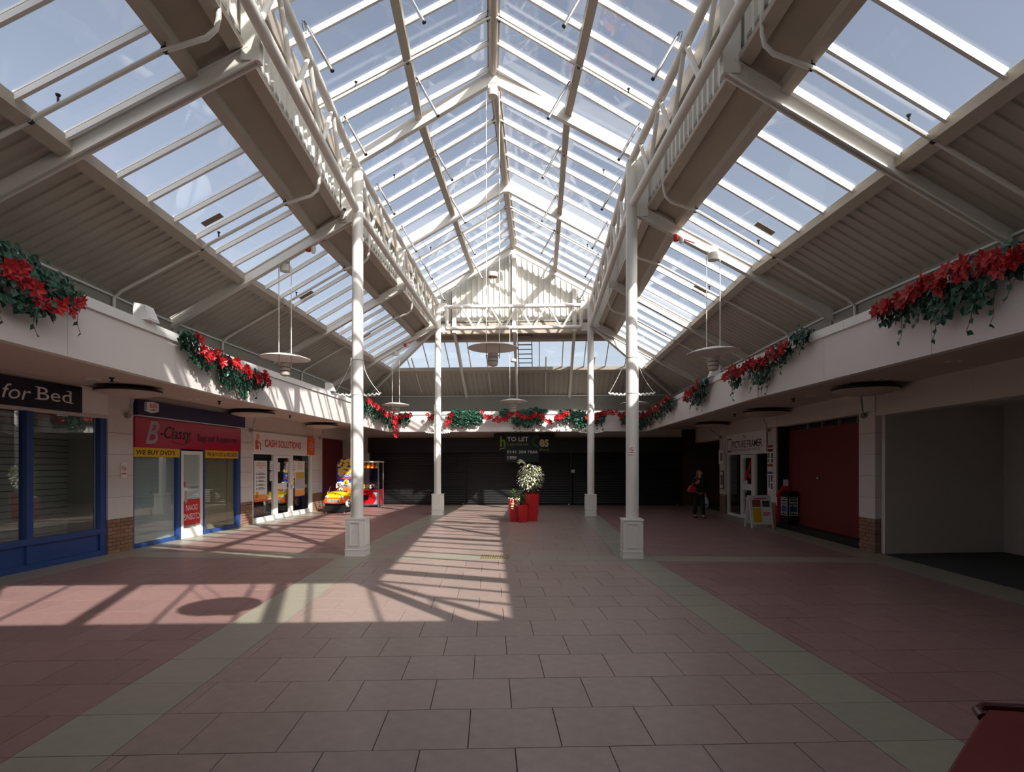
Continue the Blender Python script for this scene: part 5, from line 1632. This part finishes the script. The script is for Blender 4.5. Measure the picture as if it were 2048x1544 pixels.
garland(NEAR, mside(1), OR, -6.4, -4.1, 'nearest right garland with large red flowers and trailing stems',
        fl_line([(-4.15, 3.80), (-4.5, 3.86), (-4.75, 3.80), (-5.0, 3.88), (-5.3, 3.86), (-5.6, 3.90), (-5.85, 3.82), (-6.3, 3.86)], 38, 16),
        [(-4.3, 3.70, .25, .13, 110), (-4.75, 3.70, .25, .16, 120), (-5.1, 3.60, .16, .22, 100), (-5.5, 3.66, .25, .26, 150), (-6.0, 3.78, .4, .16, 170), (-5.2, 3.84, .8, .08, 130)], 22, ls=.095, fs=.115)
# ------------------------------------------------------------------ red planters
def pot(name, label, t, y, wt, wb, h, group='tall red planters in the middle of the floor'):
    e = thing(name, label, 'plant', FAR, (t, y, 0), group)
    m = MB(); prof = []
    n = 10; N4 = 20
    def ring(w, z, c=.18):
        r = w / 2; k = r * c; pts = []
        for (cx, cy, a0) in ((r - k, r - k, 0), (-r + k, r - k, 90), (-r + k, -r + k, 180), (r - k, -r + k, 270)):
            for q in range(5):
                a = radians(a0 + 22.5 * q)
                pts.append(Vector((t + cx + k * cos(a), y + cy + k * sin(a), z)))
        return pts
    rings = []
    for i in range(n + 1):
        f = i / n
        rings.append(ring(wb + (wt - wb) * f ** .8 + .02 * sin(pi * f), h * f))
    rings.append(ring(wt - .035, h)); rings.append(ring(wt - .05, h - .08))
    base = len(m.v)
    for r in rings: m.v += r
    for i in range(len(rings) - 1):
        for k in range(N4):
            k2 = (k + 1) % N4
            m.f.append([base + i * N4 + k, base + i * N4 + k2, base + (i + 1) * N4 + k2, base + (i + 1) * N4 + k])
    m.f.append([base + k for k in range(N4)][::-1])
    m.build('pot', M_pot, e, smooth=True)
    m = MB(); m.f.append(list(range(N4))); m.v += ring(wt - .045, h - .06); m.build('soil', M_soil, e)
    return e
def long_leaf(m, p, d, L_, w, droop=.3):
    d = d.normalized(); a = d.cross(Vector((0, 0, 1)))
    a = a.normalized() if a.length > .01 else Vector((1, 0, 0))
    q1 = p + d * L_ * .5 + Vector((0, 0, -droop * L_ * .12)); q2 = p + d * L_ + Vector((0, 0, -droop * L_ * .5))
    b = len(m.v)
    m.v += [p, q1 + a * w / 2, q2, q1 - a * w / 2, q1 + Vector((0, 0, -.01))]
    m.f += [[b, b + 4, b + 1], [b + 1, b + 4, b + 2], [b + 2, b + 4, b + 3], [b + 3, b + 4, b]]
rnd = random.Random(3)
e = pot('potted_tree', 'tallest red planter holding a cream variegated weeping fig', 0.66, 7.0, .46, .34, .87)
stems = MB(); lv = MB()
for k in range(5):
    a = k * 1.25; q = Vector((0.66 + .05 * cos(a), 7.0 + .05 * sin(a), .8))
    pts = [q, q + Vector((.06 * cos(a + 1), .06 * sin(a + 1), .25)), q + Vector((.18 * cos(a), .16 * sin(a), .62)), q + Vector((.24 * cos(a), .2 * sin(a), .95))]
    stems.tube(pts, .016, 6, r2=.006)
stems.build('stem', M_wood, e)
for i in range(760):
    th = rnd.uniform(0, 2 * pi); ph = rnd.uniform(-1, 1); r = rnd.random() ** .45
    s = sqrt(1 - ph * ph)
    p = Vector((0.62 + .41 * r * s * cos(th), 7.0 + .38 * r * s * sin(th), 1.38 + .47 * r * ph))
    if p.z < 1.05 and abs(p.x - .64) > .28: continue
    long_leaf(lv, p, Vector((cos(th), sin(th), rnd.uniform(-1.0, .35))), rnd.uniform(.07, .11), .045, .5)
for k in range(3):
    for i in range(14):
        f = i / 14
        p = Vector((.50 - .22 * f - .02 * k, 6.95, 1.80 + .10 * sin(pi * f) + .02 * k))
        long_leaf(lv, p, Vector((-1, rnd.uniform(-.6, .6), rnd.uniform(-.8, .3))), .09, .04)
lv.build('foliage', M_varieg, e)
e = pot('potted_plant', 'middle height red planter on the left with trailing ivy', 0.12, 6.78, .33, .24, .72)
lv = MB(); iv = MB()
for i in range(16):
    a = i * 2.4; p = Vector((0.14, 6.78, .70 + .015 * i))
    long_leaf(lv, p, Vector((cos(a), sin(a), .6 + .05 * i)), rnd.uniform(.2, .3), .07, .6)
lv.build('broad_leaf', M_leafg, e)
for k in range(230):
    c = rnd.choice(((-.13, .0), (.12, -.17), (-.05, -.17)))
    p = Vector((0.12 + c[0] + rnd.uniform(-.05, .05), 6.78 + c[1] + rnd.uniform(-.05, .05), rnd.uniform(.42 if c[0] < 0 else .5, .76)))
    leaf(iv, p, Vector((rnd.uniform(-1, 1), rnd.uniform(-1, 1), -.6)), Vector((c[0], c[1] - .05, .3)), .05)
iv.build('trailing_ivy', M_varieg, e)
e = pot('potted_plant', 'short red planter at the front of the group', 0.40, 6.58, .30, .23, .54)
lv = MB(); st = MB()
for i in range(60):
    a = rnd.uniform(0, 2 * pi); p = Vector((0.36 + rnd.uniform(-.1, .1), 6.62 + rnd.uniform(-.1, .1), rnd.uniform(.62, .86)))
    long_leaf(lv, p, Vector((cos(a), sin(a), rnd.uniform(-.2, .8))), rnd.uniform(.1, .16), .06, .5)
lv.build('foliage', M_leafg, e)
for k in range(4): st.tube([(0.38 + .02 * k, 6.6, .47), (0.34 + .04 * k, 6.61, .7)], .008, 5)
st.build('stem', M_wood, e)

# ------------------------------------------------------------------ toy car ride
def loft(m, secs, closed=True):
    n = len(secs[0]); b = len(m.v)
    for s in secs: m.v += [Vector(p) for p in s]
    for i in range(len(secs) - 1):
        for k in range(n if closed else n - 1):
            k2 = (k + 1) % n
            m.f.append([b + i * n + k, b + (i + 1) * n + k, b + (i + 1) * n + k2, b + i * n + k2])
    m.f.append([b + k for k in range(n)]); m.f.append([b + (len(secs) - 1) * n + k for k in range(n)][::-1])
    return m
def supersec(cx, y, w, z0, z1, n=20, p=3.0):
    out = []
    for k in range(n):
        a = 2 * pi * k / n
        c, s = cos(a), sin(a)
        out.append((cx + w * (abs(c) ** (2 / p)) * (1 if c >= 0 else -1), y, (z0 + z1) / 2 + (z1 - z0) / 2 * (abs(s) ** (2 / p)) * (1 if s >= 0 else -1)))
    return out
CX, CY0 = -6.60, 9.45
M_rorange = mat('orange_ride_shell', 'ef6a1c', 0.25, coat=0.4)
M_ryellow = mat('yellow_ride_shell', 'f4c81a', 0.25, coat=0.4)
e = thing('toy_car_ride', 'orange and yellow coin operated toy car with a white dog passenger', 'ride', FAR, (CX, CY0 + .6, 0))
m = MB(); m.box(CX - .38, CX + .38, CY0 + .12, CY0 + 1.25, .04, .30); m.build('plinth', M_dark, e)
m = MB()
for x in (-.33, .33):
    for y in (.16, 1.2): m.lathe([(.02, 0), (.02, .04)], (CX + x, CY0 + y, 0), 8, cap=True)
m.build('foot', M_chrome, e)
m = MB(); loft(m, [supersec(CX, CY0 + y, w, z0, z1) for (y, w, z0, z1) in ((0.0, .30, .36, .52), (.03, .37, .33, .57), (.12, .41, .32, .63), (.30, .43, .32, .66), (.62, .43, .32, .68), (1.0, .42, .32, .66), (1.22, .38, .34, .62), (1.27, .30, .38, .56))]); m.build('lower_shell', M_rorange, e, smooth=True)
m = MB(); loft(m, [supersec(CX, CY0 + y, w, z0, z1) for (y, w, z0, z1) in ((.04, .22, .52, .58), (.10, .30, .54, .66), (.25, .33, .55, .74), (.42, .35, .56, .79), (.46, .35, .56, .79))]); m.build('bonnet', M_ryellow, e, smooth=True)
for s in (-1, 1):
    m = MB(); loft(m, [supersec(CX + s * .36, CY0 + y, .06, .55, z1) for (y, z1) in ((.45, .78), (.6, .74), (1.0, .76), (1.22, .80))]); m.build('side_panel', M_ryellow, e, smooth=True)
m = MB(); loft(m, [supersec(CX, CY0 + y, .32, .5, z1) for (y, z1) in ((.85, .80), (.95, .92), (1.05, .92), (1.1, .85))]); m.build('seat_back', M_rorange, e, smooth=True)
m = MB(); m.box(CX - .3, CX + .3, CY0 + .5, CY0 + .95, .52, .60); m.build('seat', M_ryellow, e)
m = MB(); m.tube([(CX - .34, CY0 + .42, .76), (CX - .31, CY0 + .50, .98), (CX + .31, CY0 + .50, .98), (CX + .34, CY0 + .42, .76)], .016, 8); m.build('windscreen_frame', M_dark, e, smooth=True)
m = MB(); m.tube([(CX - .34, CY0 + .40, .775), (CX + .34, CY0 + .40, .775)], .014, 8); m.build('dash_rail', M_dark, e)
m = MB(); cz = .86
m.tube([(CX + .06 + .10 * cos(a), CY0 + .56 + .03 * sin(a), cz + .08 * sin(a)) for a in [2 * pi * k / 16 for k in range(17)]], .012, 6); m.tube([(CX + .06, CY0 + .5, .76), (CX + .06, CY0 + .56, cz)], .014, 6); m.build('steering_wheel', M_dark, e)
for s in (-1, 1):
    m = MB(); m.ball((CX + s * .28, CY0 + .07, .58), .075, 12, sy=.6); hl = m.build('headlamp', M_wink, e, smooth=True)
    m = MB(); m.ball((CX + s * .28, CY0 + .025, .585), .03, 10, sy=.5); m.build('headlamp_lens', M_chrome, hl, smooth=True)
m = MB(); m.box(CX - .22, CX + .22, CY0 - .022, CY0 + .02, .40, .50); m.build('grille', M_uwhite, e)
m = MB()
for k in range(9): m.box(CX - .20 + k * .047, CX - .172 + k * .047, CY0 - .026, CY0 - .02, .415, .485)
m.build('grille_gap', M_ink, e)
m = MB(); m.ball((CX, CY0 + .14, .70), .022, 8); m.build('bonnet_badge', M_dark, e)
for s in (-1, 1):
    for y in (.28, 1.02):
        m = MB(); m.lathe([(0, -.05), (.13, -.05), (.15, -.03), (.15, .03), (.13, .05), (0, .05)], (CX + s * .42, CY0 + y, .36), 18, axis='X'); wh = m.build('wheel', M_wink, e, smooth=True)
        m = MB(); m.lathe([(.05, s * .052), (.11, s * .052), (.11, s * .056), (.05, s * .056)], (CX + s * .42, CY0 + y, .36), 16, axis='X'); m.build('wheel_ring', M_dark, wh)
DX = CX - .03
m = MB(); m.ball((DX, CY0 + .80, .80), .13, 12, sz=1.2); m.ball((DX, CY0 + .78, 1.02), .115, 14); m.ball((DX, CY0 + .68, .99), .062, 10)
for s in (-1, 1): m.ball((DX + s * .10, CY0 + .80, 1.08), .045, 8, sy=.6)
m.build('dog_figure', M_wink, e, smooth=True)
m = MB(); m.ball((DX, CY0 + .62, 1.005), .022, 8)
for s in (-1, 1): m.ball((DX + s * .045, CY0 + .672, 1.06), .014, 8)
m.build('dog_nose_and_eyes', M_ink, e)

# ------------------------------------------------------------------ coin machine
KX, KY = -6.64, 10.95
M_cblue = mat('royal_blue_print', '2a3aa8', 0.35)
M_cyel = mat('yellow_coin_print', 'f2d020', 0.4)
e = thing('coin_machine', 'blue coin game machine with yellow coins, marked Golden Challenge', 'game machine', FAR, (KX, KY, 0))
m = MB(); m.box(KX - .38, KX + .38, KY - .02, KY + .60, 0.0, .86); m.build('cabinet', M_cblue, e)
m = MB(); m.box(KX - .40, KX + .40, KY - .05, KY + .05, .86, 1.06); m.build('white_strip', M_paper, e)
m = MB()
poly = [(KX - .40, KY, 1.06), (KX + .40, KY, 1.06), (KX + .40, KY, 1.72)] + [(KX + .40 * cos(a), KY, 1.72 + .30 * sin(a)) for a in [pi * k / 12 for k in range(1, 12)]] + [(KX - .40, KY, 1.72)]
m.prism(poly, (0, .06, 0)); m.build('backboard', M_cblue, e)
rnd = random.Random(8); placed = []
tries = 0
while len(placed) < 24 and tries < 3000:
    tries += 1
    x, z, r = rnd.uniform(-.34, .34), rnd.uniform(1.42, 1.95), rnd.uniform(.055, .085)
    if z > 1.72 + sqrt(max(0, .09 * (1 - (x / .4) ** 2))) - r * .6: continue
    if any((x - a) ** 2 + (z - c) ** 2 < (r + q) ** 2 * .6 for a, c, q in placed): continue
    placed.append((x, z, r))
for (x, z, r) in placed:
    m = MB(); m.lathe([(0, -.012), (r * .8, -.014), (r, -.006), (r, 0)], (KX + x, KY, z), 14, axis='Y'); cn = m.build('coin', M_cyel, e)
    m = MB(); m.lathe([(r * .55, -.0155), (r * .68, -.0155)], (KX + x, KY, z), 14, axis='Y'); m.build('coin_ring', M_wood, cn)
m = MB(); m.lathe([(0, -.055), (.085, -.057), (.1, -.05), (.1, 0)], (KX, KY, 1.09), 18, axis='Y'); m.build('pound_coin', M_cyel, e)
text('£', KX - .035, KX + .035, 1.03, 1.15, 'B', KY - .06, M_ink, e, bold=.02)
text('GOLDEN', KX - .30, KX + .30, 1.31, 1.40, 'B', KY - .006, M_wink, e, bold=.03)
text('CHALLENGE', KX - .36, KX + .36, 1.21, 1.29, 'B', KY - .006, M_orange, e, bold=.03)
text('50p  20p', KX - .30, KX - .12, .97, 1.02, 'B', KY - .053, M_ink, e)
text('10p', KX + .16, KX + .28, .97, 1.02, 'B', KY - .053, M_ink, e)

# ------------------------------------------------------------------ claw machine and its toys
GX, GY = -6.33, 12.45
M_cred = mat('red_machine_shell', 'd0191f', 0.25, coat=0.4)
e = thing('claw_machine', 'red claw machine with chrome posts, glass box and striped awning', 'game machine', FAR, (GX, GY + .4, 0))
m = MB(); m.box(GX - .53, GX + .53, GY, GY + .78, .12, .68); m.build('base_cabinet', M_cred, e)
m = MB(); m.box(GX - .54, GX + .54, GY - .01, GY + .79, .08, .13); m.build('kick_strip', M_chrome, e)
m = MB(); m.box(GX - .54, GX + .54, GY - .08, GY + .79, .68, .74); m.build('deck_edge', M_cred, e)
m = MB(); m.prism([(GX + .30, GY - .012, .14), (GX + .52, GY - .012, .14), (GX + .52, GY - .012, .66), (GX + .26, GY - .012, .66), (GX + .40, GY - .012, .5), (GX + .43, GY - .012, .34), (GX + .38, GY - .012, .2)], (0, .01, 0)); m.build('curved_panel', M_silver, e)
for x in (-.52, .52):
    for y in (.02, .76):
        m = MB(); m.tube([(GX + x, GY + y, .05), (GX + x, GY + y, 1.90)], .028, 10); m.build('post', M_chrome, e, smooth=True)
        m = MB(); m.ball((GX + x, GY + y, .03), .03, 8); m.build('foot', M_wink, e)
m = MB(); m.box(GX - .55, GX + .55, GY, GY + .79, 1.86, 1.92); m.build('top_frame', M_uwhite, e)
n = 11
for k in range(n):
    x0, x1 = GX - .50 + 1.0 * k / n, GX - .50 + 1.0 * (k + 1) / n
    m = MB(); m.hexa([(x0, GY - .02, 1.62), (x1, GY - .02, 1.62), (x1, GY, 1.62), (x0, GY, 1.62), (x0, GY + .1, 1.86), (x1, GY + .1, 1.86), (x1, GY + .12, 1.86), (x0, GY + .12, 1.86)]); m.build('awning_stripe', M_cred if k % 2 else M_yellow, e)
m = MB(); m.box(GX - .5, GX + .5, GY + .015, GY + .02, .76, 1.86); m.build('front_glass', M_shop_glass, e)
for x in (-.52, .515):
    m = MB(); m.box(GX + x, GX + x + .006, GY + .05, GY + .74, .76, 1.86); m.build('side_glass', M_shop_glass, e)
m = MB(); m.box(GX - .12, GX + .12, GY + .28, GY + .5, 1.72, 1.86); m.build('gantry', M_dark, e)
m = MB(); m.tube([(GX + .05, GY + .4, 1.72), (GX + .05, GY + .4, 1.5)], .01, 6)
for a in (0, 2.1, 4.2): m.tube([(GX + .05, GY + .4, 1.5), (GX + .05 + .07 * cos(a), GY + .4 + .07 * sin(a), 1.42), (GX + .05 + .03 * cos(a), GY + .4 + .03 * sin(a), 1.36)], .007, 5)
m.build('claw', M_chrome, e)
m = MB(); m.box(GX - .15, GX + .1, GY - .012, GY, .3, .5); m.build('prize_flap', M_dark, e)
m = MB(); m.lathe([(.012, 0), (.012, .07), (.03, .08), (.03, .12), (0, .13)], (GX + .1, GY - .05, .74), 10); m.build('joystick', M_dark, e)
PM = [mat('plush_' + nme, c, .9, bump=.3) for nme, c in (('red', 'c03028'), ('lilac', '9a8fc0'), ('yellow', 'e0b830'), ('green', '3f8a4a'), ('white', 'e4e0da'), ('brown', '8a5a38'))]
PN = ['red', 'lilac', 'yellow', 'green', 'white', 'brown']
rnd = random.Random(21)
for i in range(14):
    x = GX - .42 + .14 * (i % 7); y = GY + .16 + .22 * (i // 7); z = .745 + (.05 if i // 7 else 0)
    r = rnd.uniform(.055, .066)
    pm = PM[i % 6]
    t_ = thing('plush_toy', '%s plush toy with %s head, %s row of the claw machine, %s' % (PN[i % 6], PN[(i + (3 if i % 2 else 0)) % 6], 'back' if i // 7 else 'front', ('far left', 'left of centre', 'near the left', 'in the middle', 'near the right', 'right of centre', 'far right')[i % 7]), 'toy', FAR, (x, y, z), 'plush toys in the claw machine')
    m = MB(); m.ball((x, y, z + r), r, 10); m.build('body', pm, t_, smooth=True)
    m = MB(); m.ball((x, y - .01, z + r * 2.4), r * .75, 10)
    for s in (-1, 1): m.ball((x + s * r * .6, y, z + r * 3.0), r * .3, 7)
    m.build('head', PM[(i + (3 if i % 2 else 0)) % 6], t_, smooth=True)

# ------------------------------------------------------------------ woman walking at the right
M_skin = mat('skin', 'c99a82', 0.55)
M_coat = mat('black_jacket', '17181c', 0.8)
M_trous = mat('black_trousers', '141519', 0.8)
M_hair = mat('brown_hair', '5a3f2a', 0.6, vary=.25, scale=60)
M_shoe = mat('black_shoes', '0e0e0e', 0.4)
M_rbag = mat('red_handbag_leather', 'c3232d', 0.4)
M_cbag = mat('white_carrier_bag', 'd8dde2', 0.5)
PF = Frame(6.23, 19.17, -8)
e = thing('person', 'woman in black jacket and trousers walking with a red handbag', 'person', PF, (0, 0, 0))
def skin(name, m_, verts, edges, radii, sub=2, root=0):
    me = bpy.data.meshes.new(name)
    me.from_pydata([Vector(v) for v in verts], edges, [])
    me.materials.append(m_)
    o = bpy.data.objects.new(name, me); link(o); o.parent = e
    OFF[o.name] = Vector((0, 0, 0)); FRM[o.name] = PF
    md = o.modifiers.new('skin', 'SKIN'); md.use_smooth_shade = True
    if not me.skin_vertices: me.skin_vertices.new()
    for i, r in enumerate(radii):
        rr = r if isinstance(r, tuple) else (r, r)
        me.skin_vertices[0].data[i].radius = rr
        me.skin_vertices[0].data[i].use_root = (i == root)
    sb = o.modifiers.new('sub', 'SUBSURF'); sb.levels = sub; sb.render_levels = sub
    return o
# whole figure, mostly under the clothes
V = [(0, 0, .86), (0, 0, 1.02), (0, 0, 1.20), (0, -.005, 1.31), (0.005, -.02, 1.39), (.01, -.03, 1.46), (.012, -.03, 1.53), (.012, -.02, 1.58),
     (-.08, 0, .82), (-.095, .03, .46), (-.10, .12, .09), (-.10, .02, .035), (.08, 0, .82), (.09, -.10, .47), (.08, -.13, .08), (.085, -.25, .035),
     (-.15, 0, 1.29), (-.23, .03, 1.05), (-.12, -.15, 1.17), (.15, 0, 1.29), (.20, .03, 1.02), (.215, -.02, .80)]
E_ = [(0, 1), (1, 2), (2, 3), (3, 4), (4, 5), (5, 6), (6, 7), (0, 8), (8, 9), (9, 10), (10, 11), (0, 12), (12, 13), (13, 14), (14, 15), (3, 16), (16, 17), (17, 18), (3, 19), (19, 20), (20, 21)]
Rr = [(.12, .09), (.11, .08), (.12, .085), (.08, .06), .045, (.07, .08), (.075, .09), (.045, .06), .075, .05, .035, .03, .075, .05, .035, .03, .05, .036, .027, .05, .036, .027]
skin('body', M_skin, V, E_, Rr)
skin('trousers', M_trous, [(0, 0, .90), (-.085, 0, .80), (-.097, .03, .46), (-.10, .12, .10), (.085, 0, .80), (.092, -.10, .47), (.082, -.13, .09)], [(0, 1), (1, 2), (2, 3), (0, 4), (4, 5), (5, 6)], [(.15, .11), (.10, .10), .075, .07, (.10, .10), .075, .07])
skin('jacket', M_coat, [(0, 0, .80), (0, 0, 1.0), (0, 0, 1.2), (0, -.005, 1.315), (-.165, 0, 1.29), (-.24, .03, 1.05), (-.145, -.13, 1.15), (.165, 0, 1.29), (.215, .03, 1.02), (.22, -.01, .82)], [(0, 1), (1, 2), (2, 3), (3, 4), (4, 5), (5, 6), (3, 7), (7, 8), (8, 9)], [(.165, .125), (.15, .115), (.155, .115), (.10, .085), .07, .058, .048, .07, .058, .046])
for (x, y, nm) in ((-.10, .04, 'shoe'), (.083, -.20, 'shoe')):
    m = MB(); loft(m, [supersec(x, y + dy, w, 0, z) for (dy, w, z) in ((-.12, .025, .035), (-.08, .042, .05), (0, .042, .065), (.08, .035, .09), (.11, .02, .07))]); m.build(nm, M_shoe, e, smooth=True)
# hair: a shoulder length bob open at the face
m = MB(); hb = MB(); hb.ball((.012, -.012, 1.505), .108, 20, sx=.95, sy=1.05, sz=1.05)
keep = []
for f in hb.f:
    c = sum((hb.v[i] for i in f), Vector()) / len(f)
    if c.y < -.055 and c.z < 1.55 and abs(c.x - .012) < .072: continue
    keep.append(f)
hb.f = keep; m.add(hb)
for s in (-1, 1): m.ball((.012 + s * .082, .0, 1.42), .05, 10, sx=.6, sy=1.2, sz=1.7)
m.ball((.012, .06, 1.42), .085, 12, sy=.6, sz=1.3)
m.build('hair', M_hair, e, smooth=True)
m = MB(); m.hexa([(.002, -.118, 1.475), (.024, -.118, 1.475), (.022, -.10, 1.475), (.004, -.10, 1.475), (.009, -.106, 1.515), (.017, -.106, 1.515), (.017, -.1, 1.515), (.009, -.1, 1.515)]); m.build('nose', M_skin, e)
m = MB()
for s in (-1, 1): m.ball((.013 + s * .032, -.104, 1.512), .010, 8, sy=.5)
m.build('eyes', M_ink, e)
m = MB(); m.ball((.013, -.104, 1.452), .02, 8, sy=.4, sz=.35); m.build('mouth', mat('lips', 'a0554c', .5), e)
for s in (-1, 1):
    m = MB(); m.ball((.012 + s * .088, -.02, 1.495), .022, 8, sx=.4, sz=1.4); m.build('ear', M_skin, e)
def hand(c, down, out, nm):
    """palm with five curled fingers: down = finger direction, out = palm normal"""
    c, d, n_ = Vector(c), Vector(down).normalized(), Vector(out).normalized()
    a = d.cross(n_).normalized()
    m = MB(); m.hexa([c - a * .035 - n_ * .012, c + a * .035 - n_ * .012, c + a * .035 + n_ * .012, c - a * .035 + n_ * .012, c + d * .08 - a * .04 - n_ * .012, c + d * .08 + a * .04 - n_ * .012, c + d * .08 + a * .04 + n_ * .01, c + d * .08 - a * .04 + n_ * .01])
    for k, L_ in enumerate((.065, .075, .07, .055)):
        p = c + d * .075 + a * (-.03 + .02 * k)
        m.tube([p, p + d * L_ * .45 + n_ * .01, p + d * L_ * .7 + n_ * .035, p + d * L_ * .5 + n_ * .055], .009, 6, r2=.007)
    p = c + d * .02 - a * .035
    m.tube([p, p - a * .02 + d * .03 + n_ * .015, p - a * .005 + d * .05 + n_ * .035], .011, 6, r2=.008)
    m.build(nm, M_skin, e, smooth=True)
hand((-.12, -.15, 1.17), (.25, -.35, .6), (.1, .9, .2), 'hand')
hand((.217, -.025, .80), (0, -.1, -1), (-1, 0, 0), 'hand')
hbag = thing('handbag', 'red slouchy handbag carried at the shoulder of the walking woman', 'bag', PF, (-.28, -.1, .95))
m = MB(); loft(m, [[(-.30 + u * .16 + sx * .0, -.12 + v, z) for (u, v, z) in sec] for sec in [[(w * cos(a), .06 * t_ * sin(a), z0 + hh * t_ * (0.5 + 0.5 * sin(a)) * .0 + zc) for a in [2 * pi * k / 12 for k in range(12)]] for (w, t_, z0, hh, zc) in ((.7, .7, 0, 0, .86), (1.0, 1.0, 0, 0, .90), (1.0, 1.1, 0, 0, .97), (.75, .8, 0, 0, 1.04), (.45, .4, 0, 0, 1.09))] for sx in (0,)]); m.build('pouch', M_rbag, hbag, smooth=True)
m = MB(); m.tube([(-.38, -.12, 1.02), (-.26, -.13, 1.14), (-.15, -.19, 1.24), (-.14, -.10, 1.33), (-.15, .0, 1.36), (-.2, .06, 1.25), (-.24, -.06, 1.04)], .012, 6); m.build('strap', M_rbag, hbag)
cbag = thing('carrier_bag', 'white plastic carrier bag held low by the walking woman', 'bag', PF, (.22, -.04, .4))
m = MB(); loft(m, [[(.22 + .09 * w * cos(a), -.05 + .06 * t_ * sin(a), z) for a in [2 * pi * k / 12 for k in range(12)]] for (w, t_, z) in ((.6, .6, .36), (1.0, 1.0, .40), (1.05, .9, .52), (.7, .5, .64), (.3, .25, .70))]); m.build('bag_body', M_cbag, cbag, smooth=True)
m = MB(); m.tube([(.19, -.05, .69), (.2, -.05, .72), (.218, -.05, .735), (.235, -.05, .72), (.245, -.05, .69)], .006, 5); m.build('handle', M_cbag, cbag)
m = MB(); m.box(.17, .24, -.112, -.106, .42, .47); m.build('blue_print', M_bblue, cbag)

# ------------------------------------------------------------------ red kiosk corner beside the camera
e = thing('red_bin', 'red plastic bin with dark lip at the bottom right corner', 'bin', WORLD, (1.95, 1.7, 0))
M_binr = mat('red_bin_plastic', '6a1011', 0.4, vary=.04)
M_binl = mat('dark_red_lip', '4a0a0a', 0.4)
plan = [(1.74, 2.12), (2.55, 1.98), (2.62, 1.15), (1.35, 1.00), (1.02, 1.46)]
m = MB(); m.prism([(1.95 + (x - 1.95) * .86, 1.65 + (y - 1.65) * .86, 0.0) for x, y in plan][::-1], (0, 0, .05)); m.build('plinth', M_binl, e)
m = MB(); b = len(m.v); n = len(plan)
m.v = [Vector((1.95 + (x - 1.95) * .86, 1.65 + (y - 1.65) * .86, .05)) for x, y in plan] + [Vector((x, y, .88)) for x, y in plan] + [Vector((1.95 + (x - 1.95) * .97, 1.65 + (y - 1.65) * .97, .90)) for x, y in plan]
m.f = [[k, n + k, n + (k + 1) % n, (k + 1) % n][::1] for k in range(n)] + [[n + k, 2 * n + k, 2 * n + (k + 1) % n, n + (k + 1) % n] for k in range(n)] + [list(range(2 * n, 3 * n))[::-1], list(range(n))]
m.build('body', M_binr, e)
m = MB(); m.tube([(1.70, 2.075, .885), (1.715, 2.12, .893), (1.755, 2.142, .896), (2.0, 2.105, .896), (2.3, 2.045, .896), (2.56, 1.99, .896)], .017, 10); m.build('lip', M_binl, e, smooth=True)

bpy.context.view_layer.update()
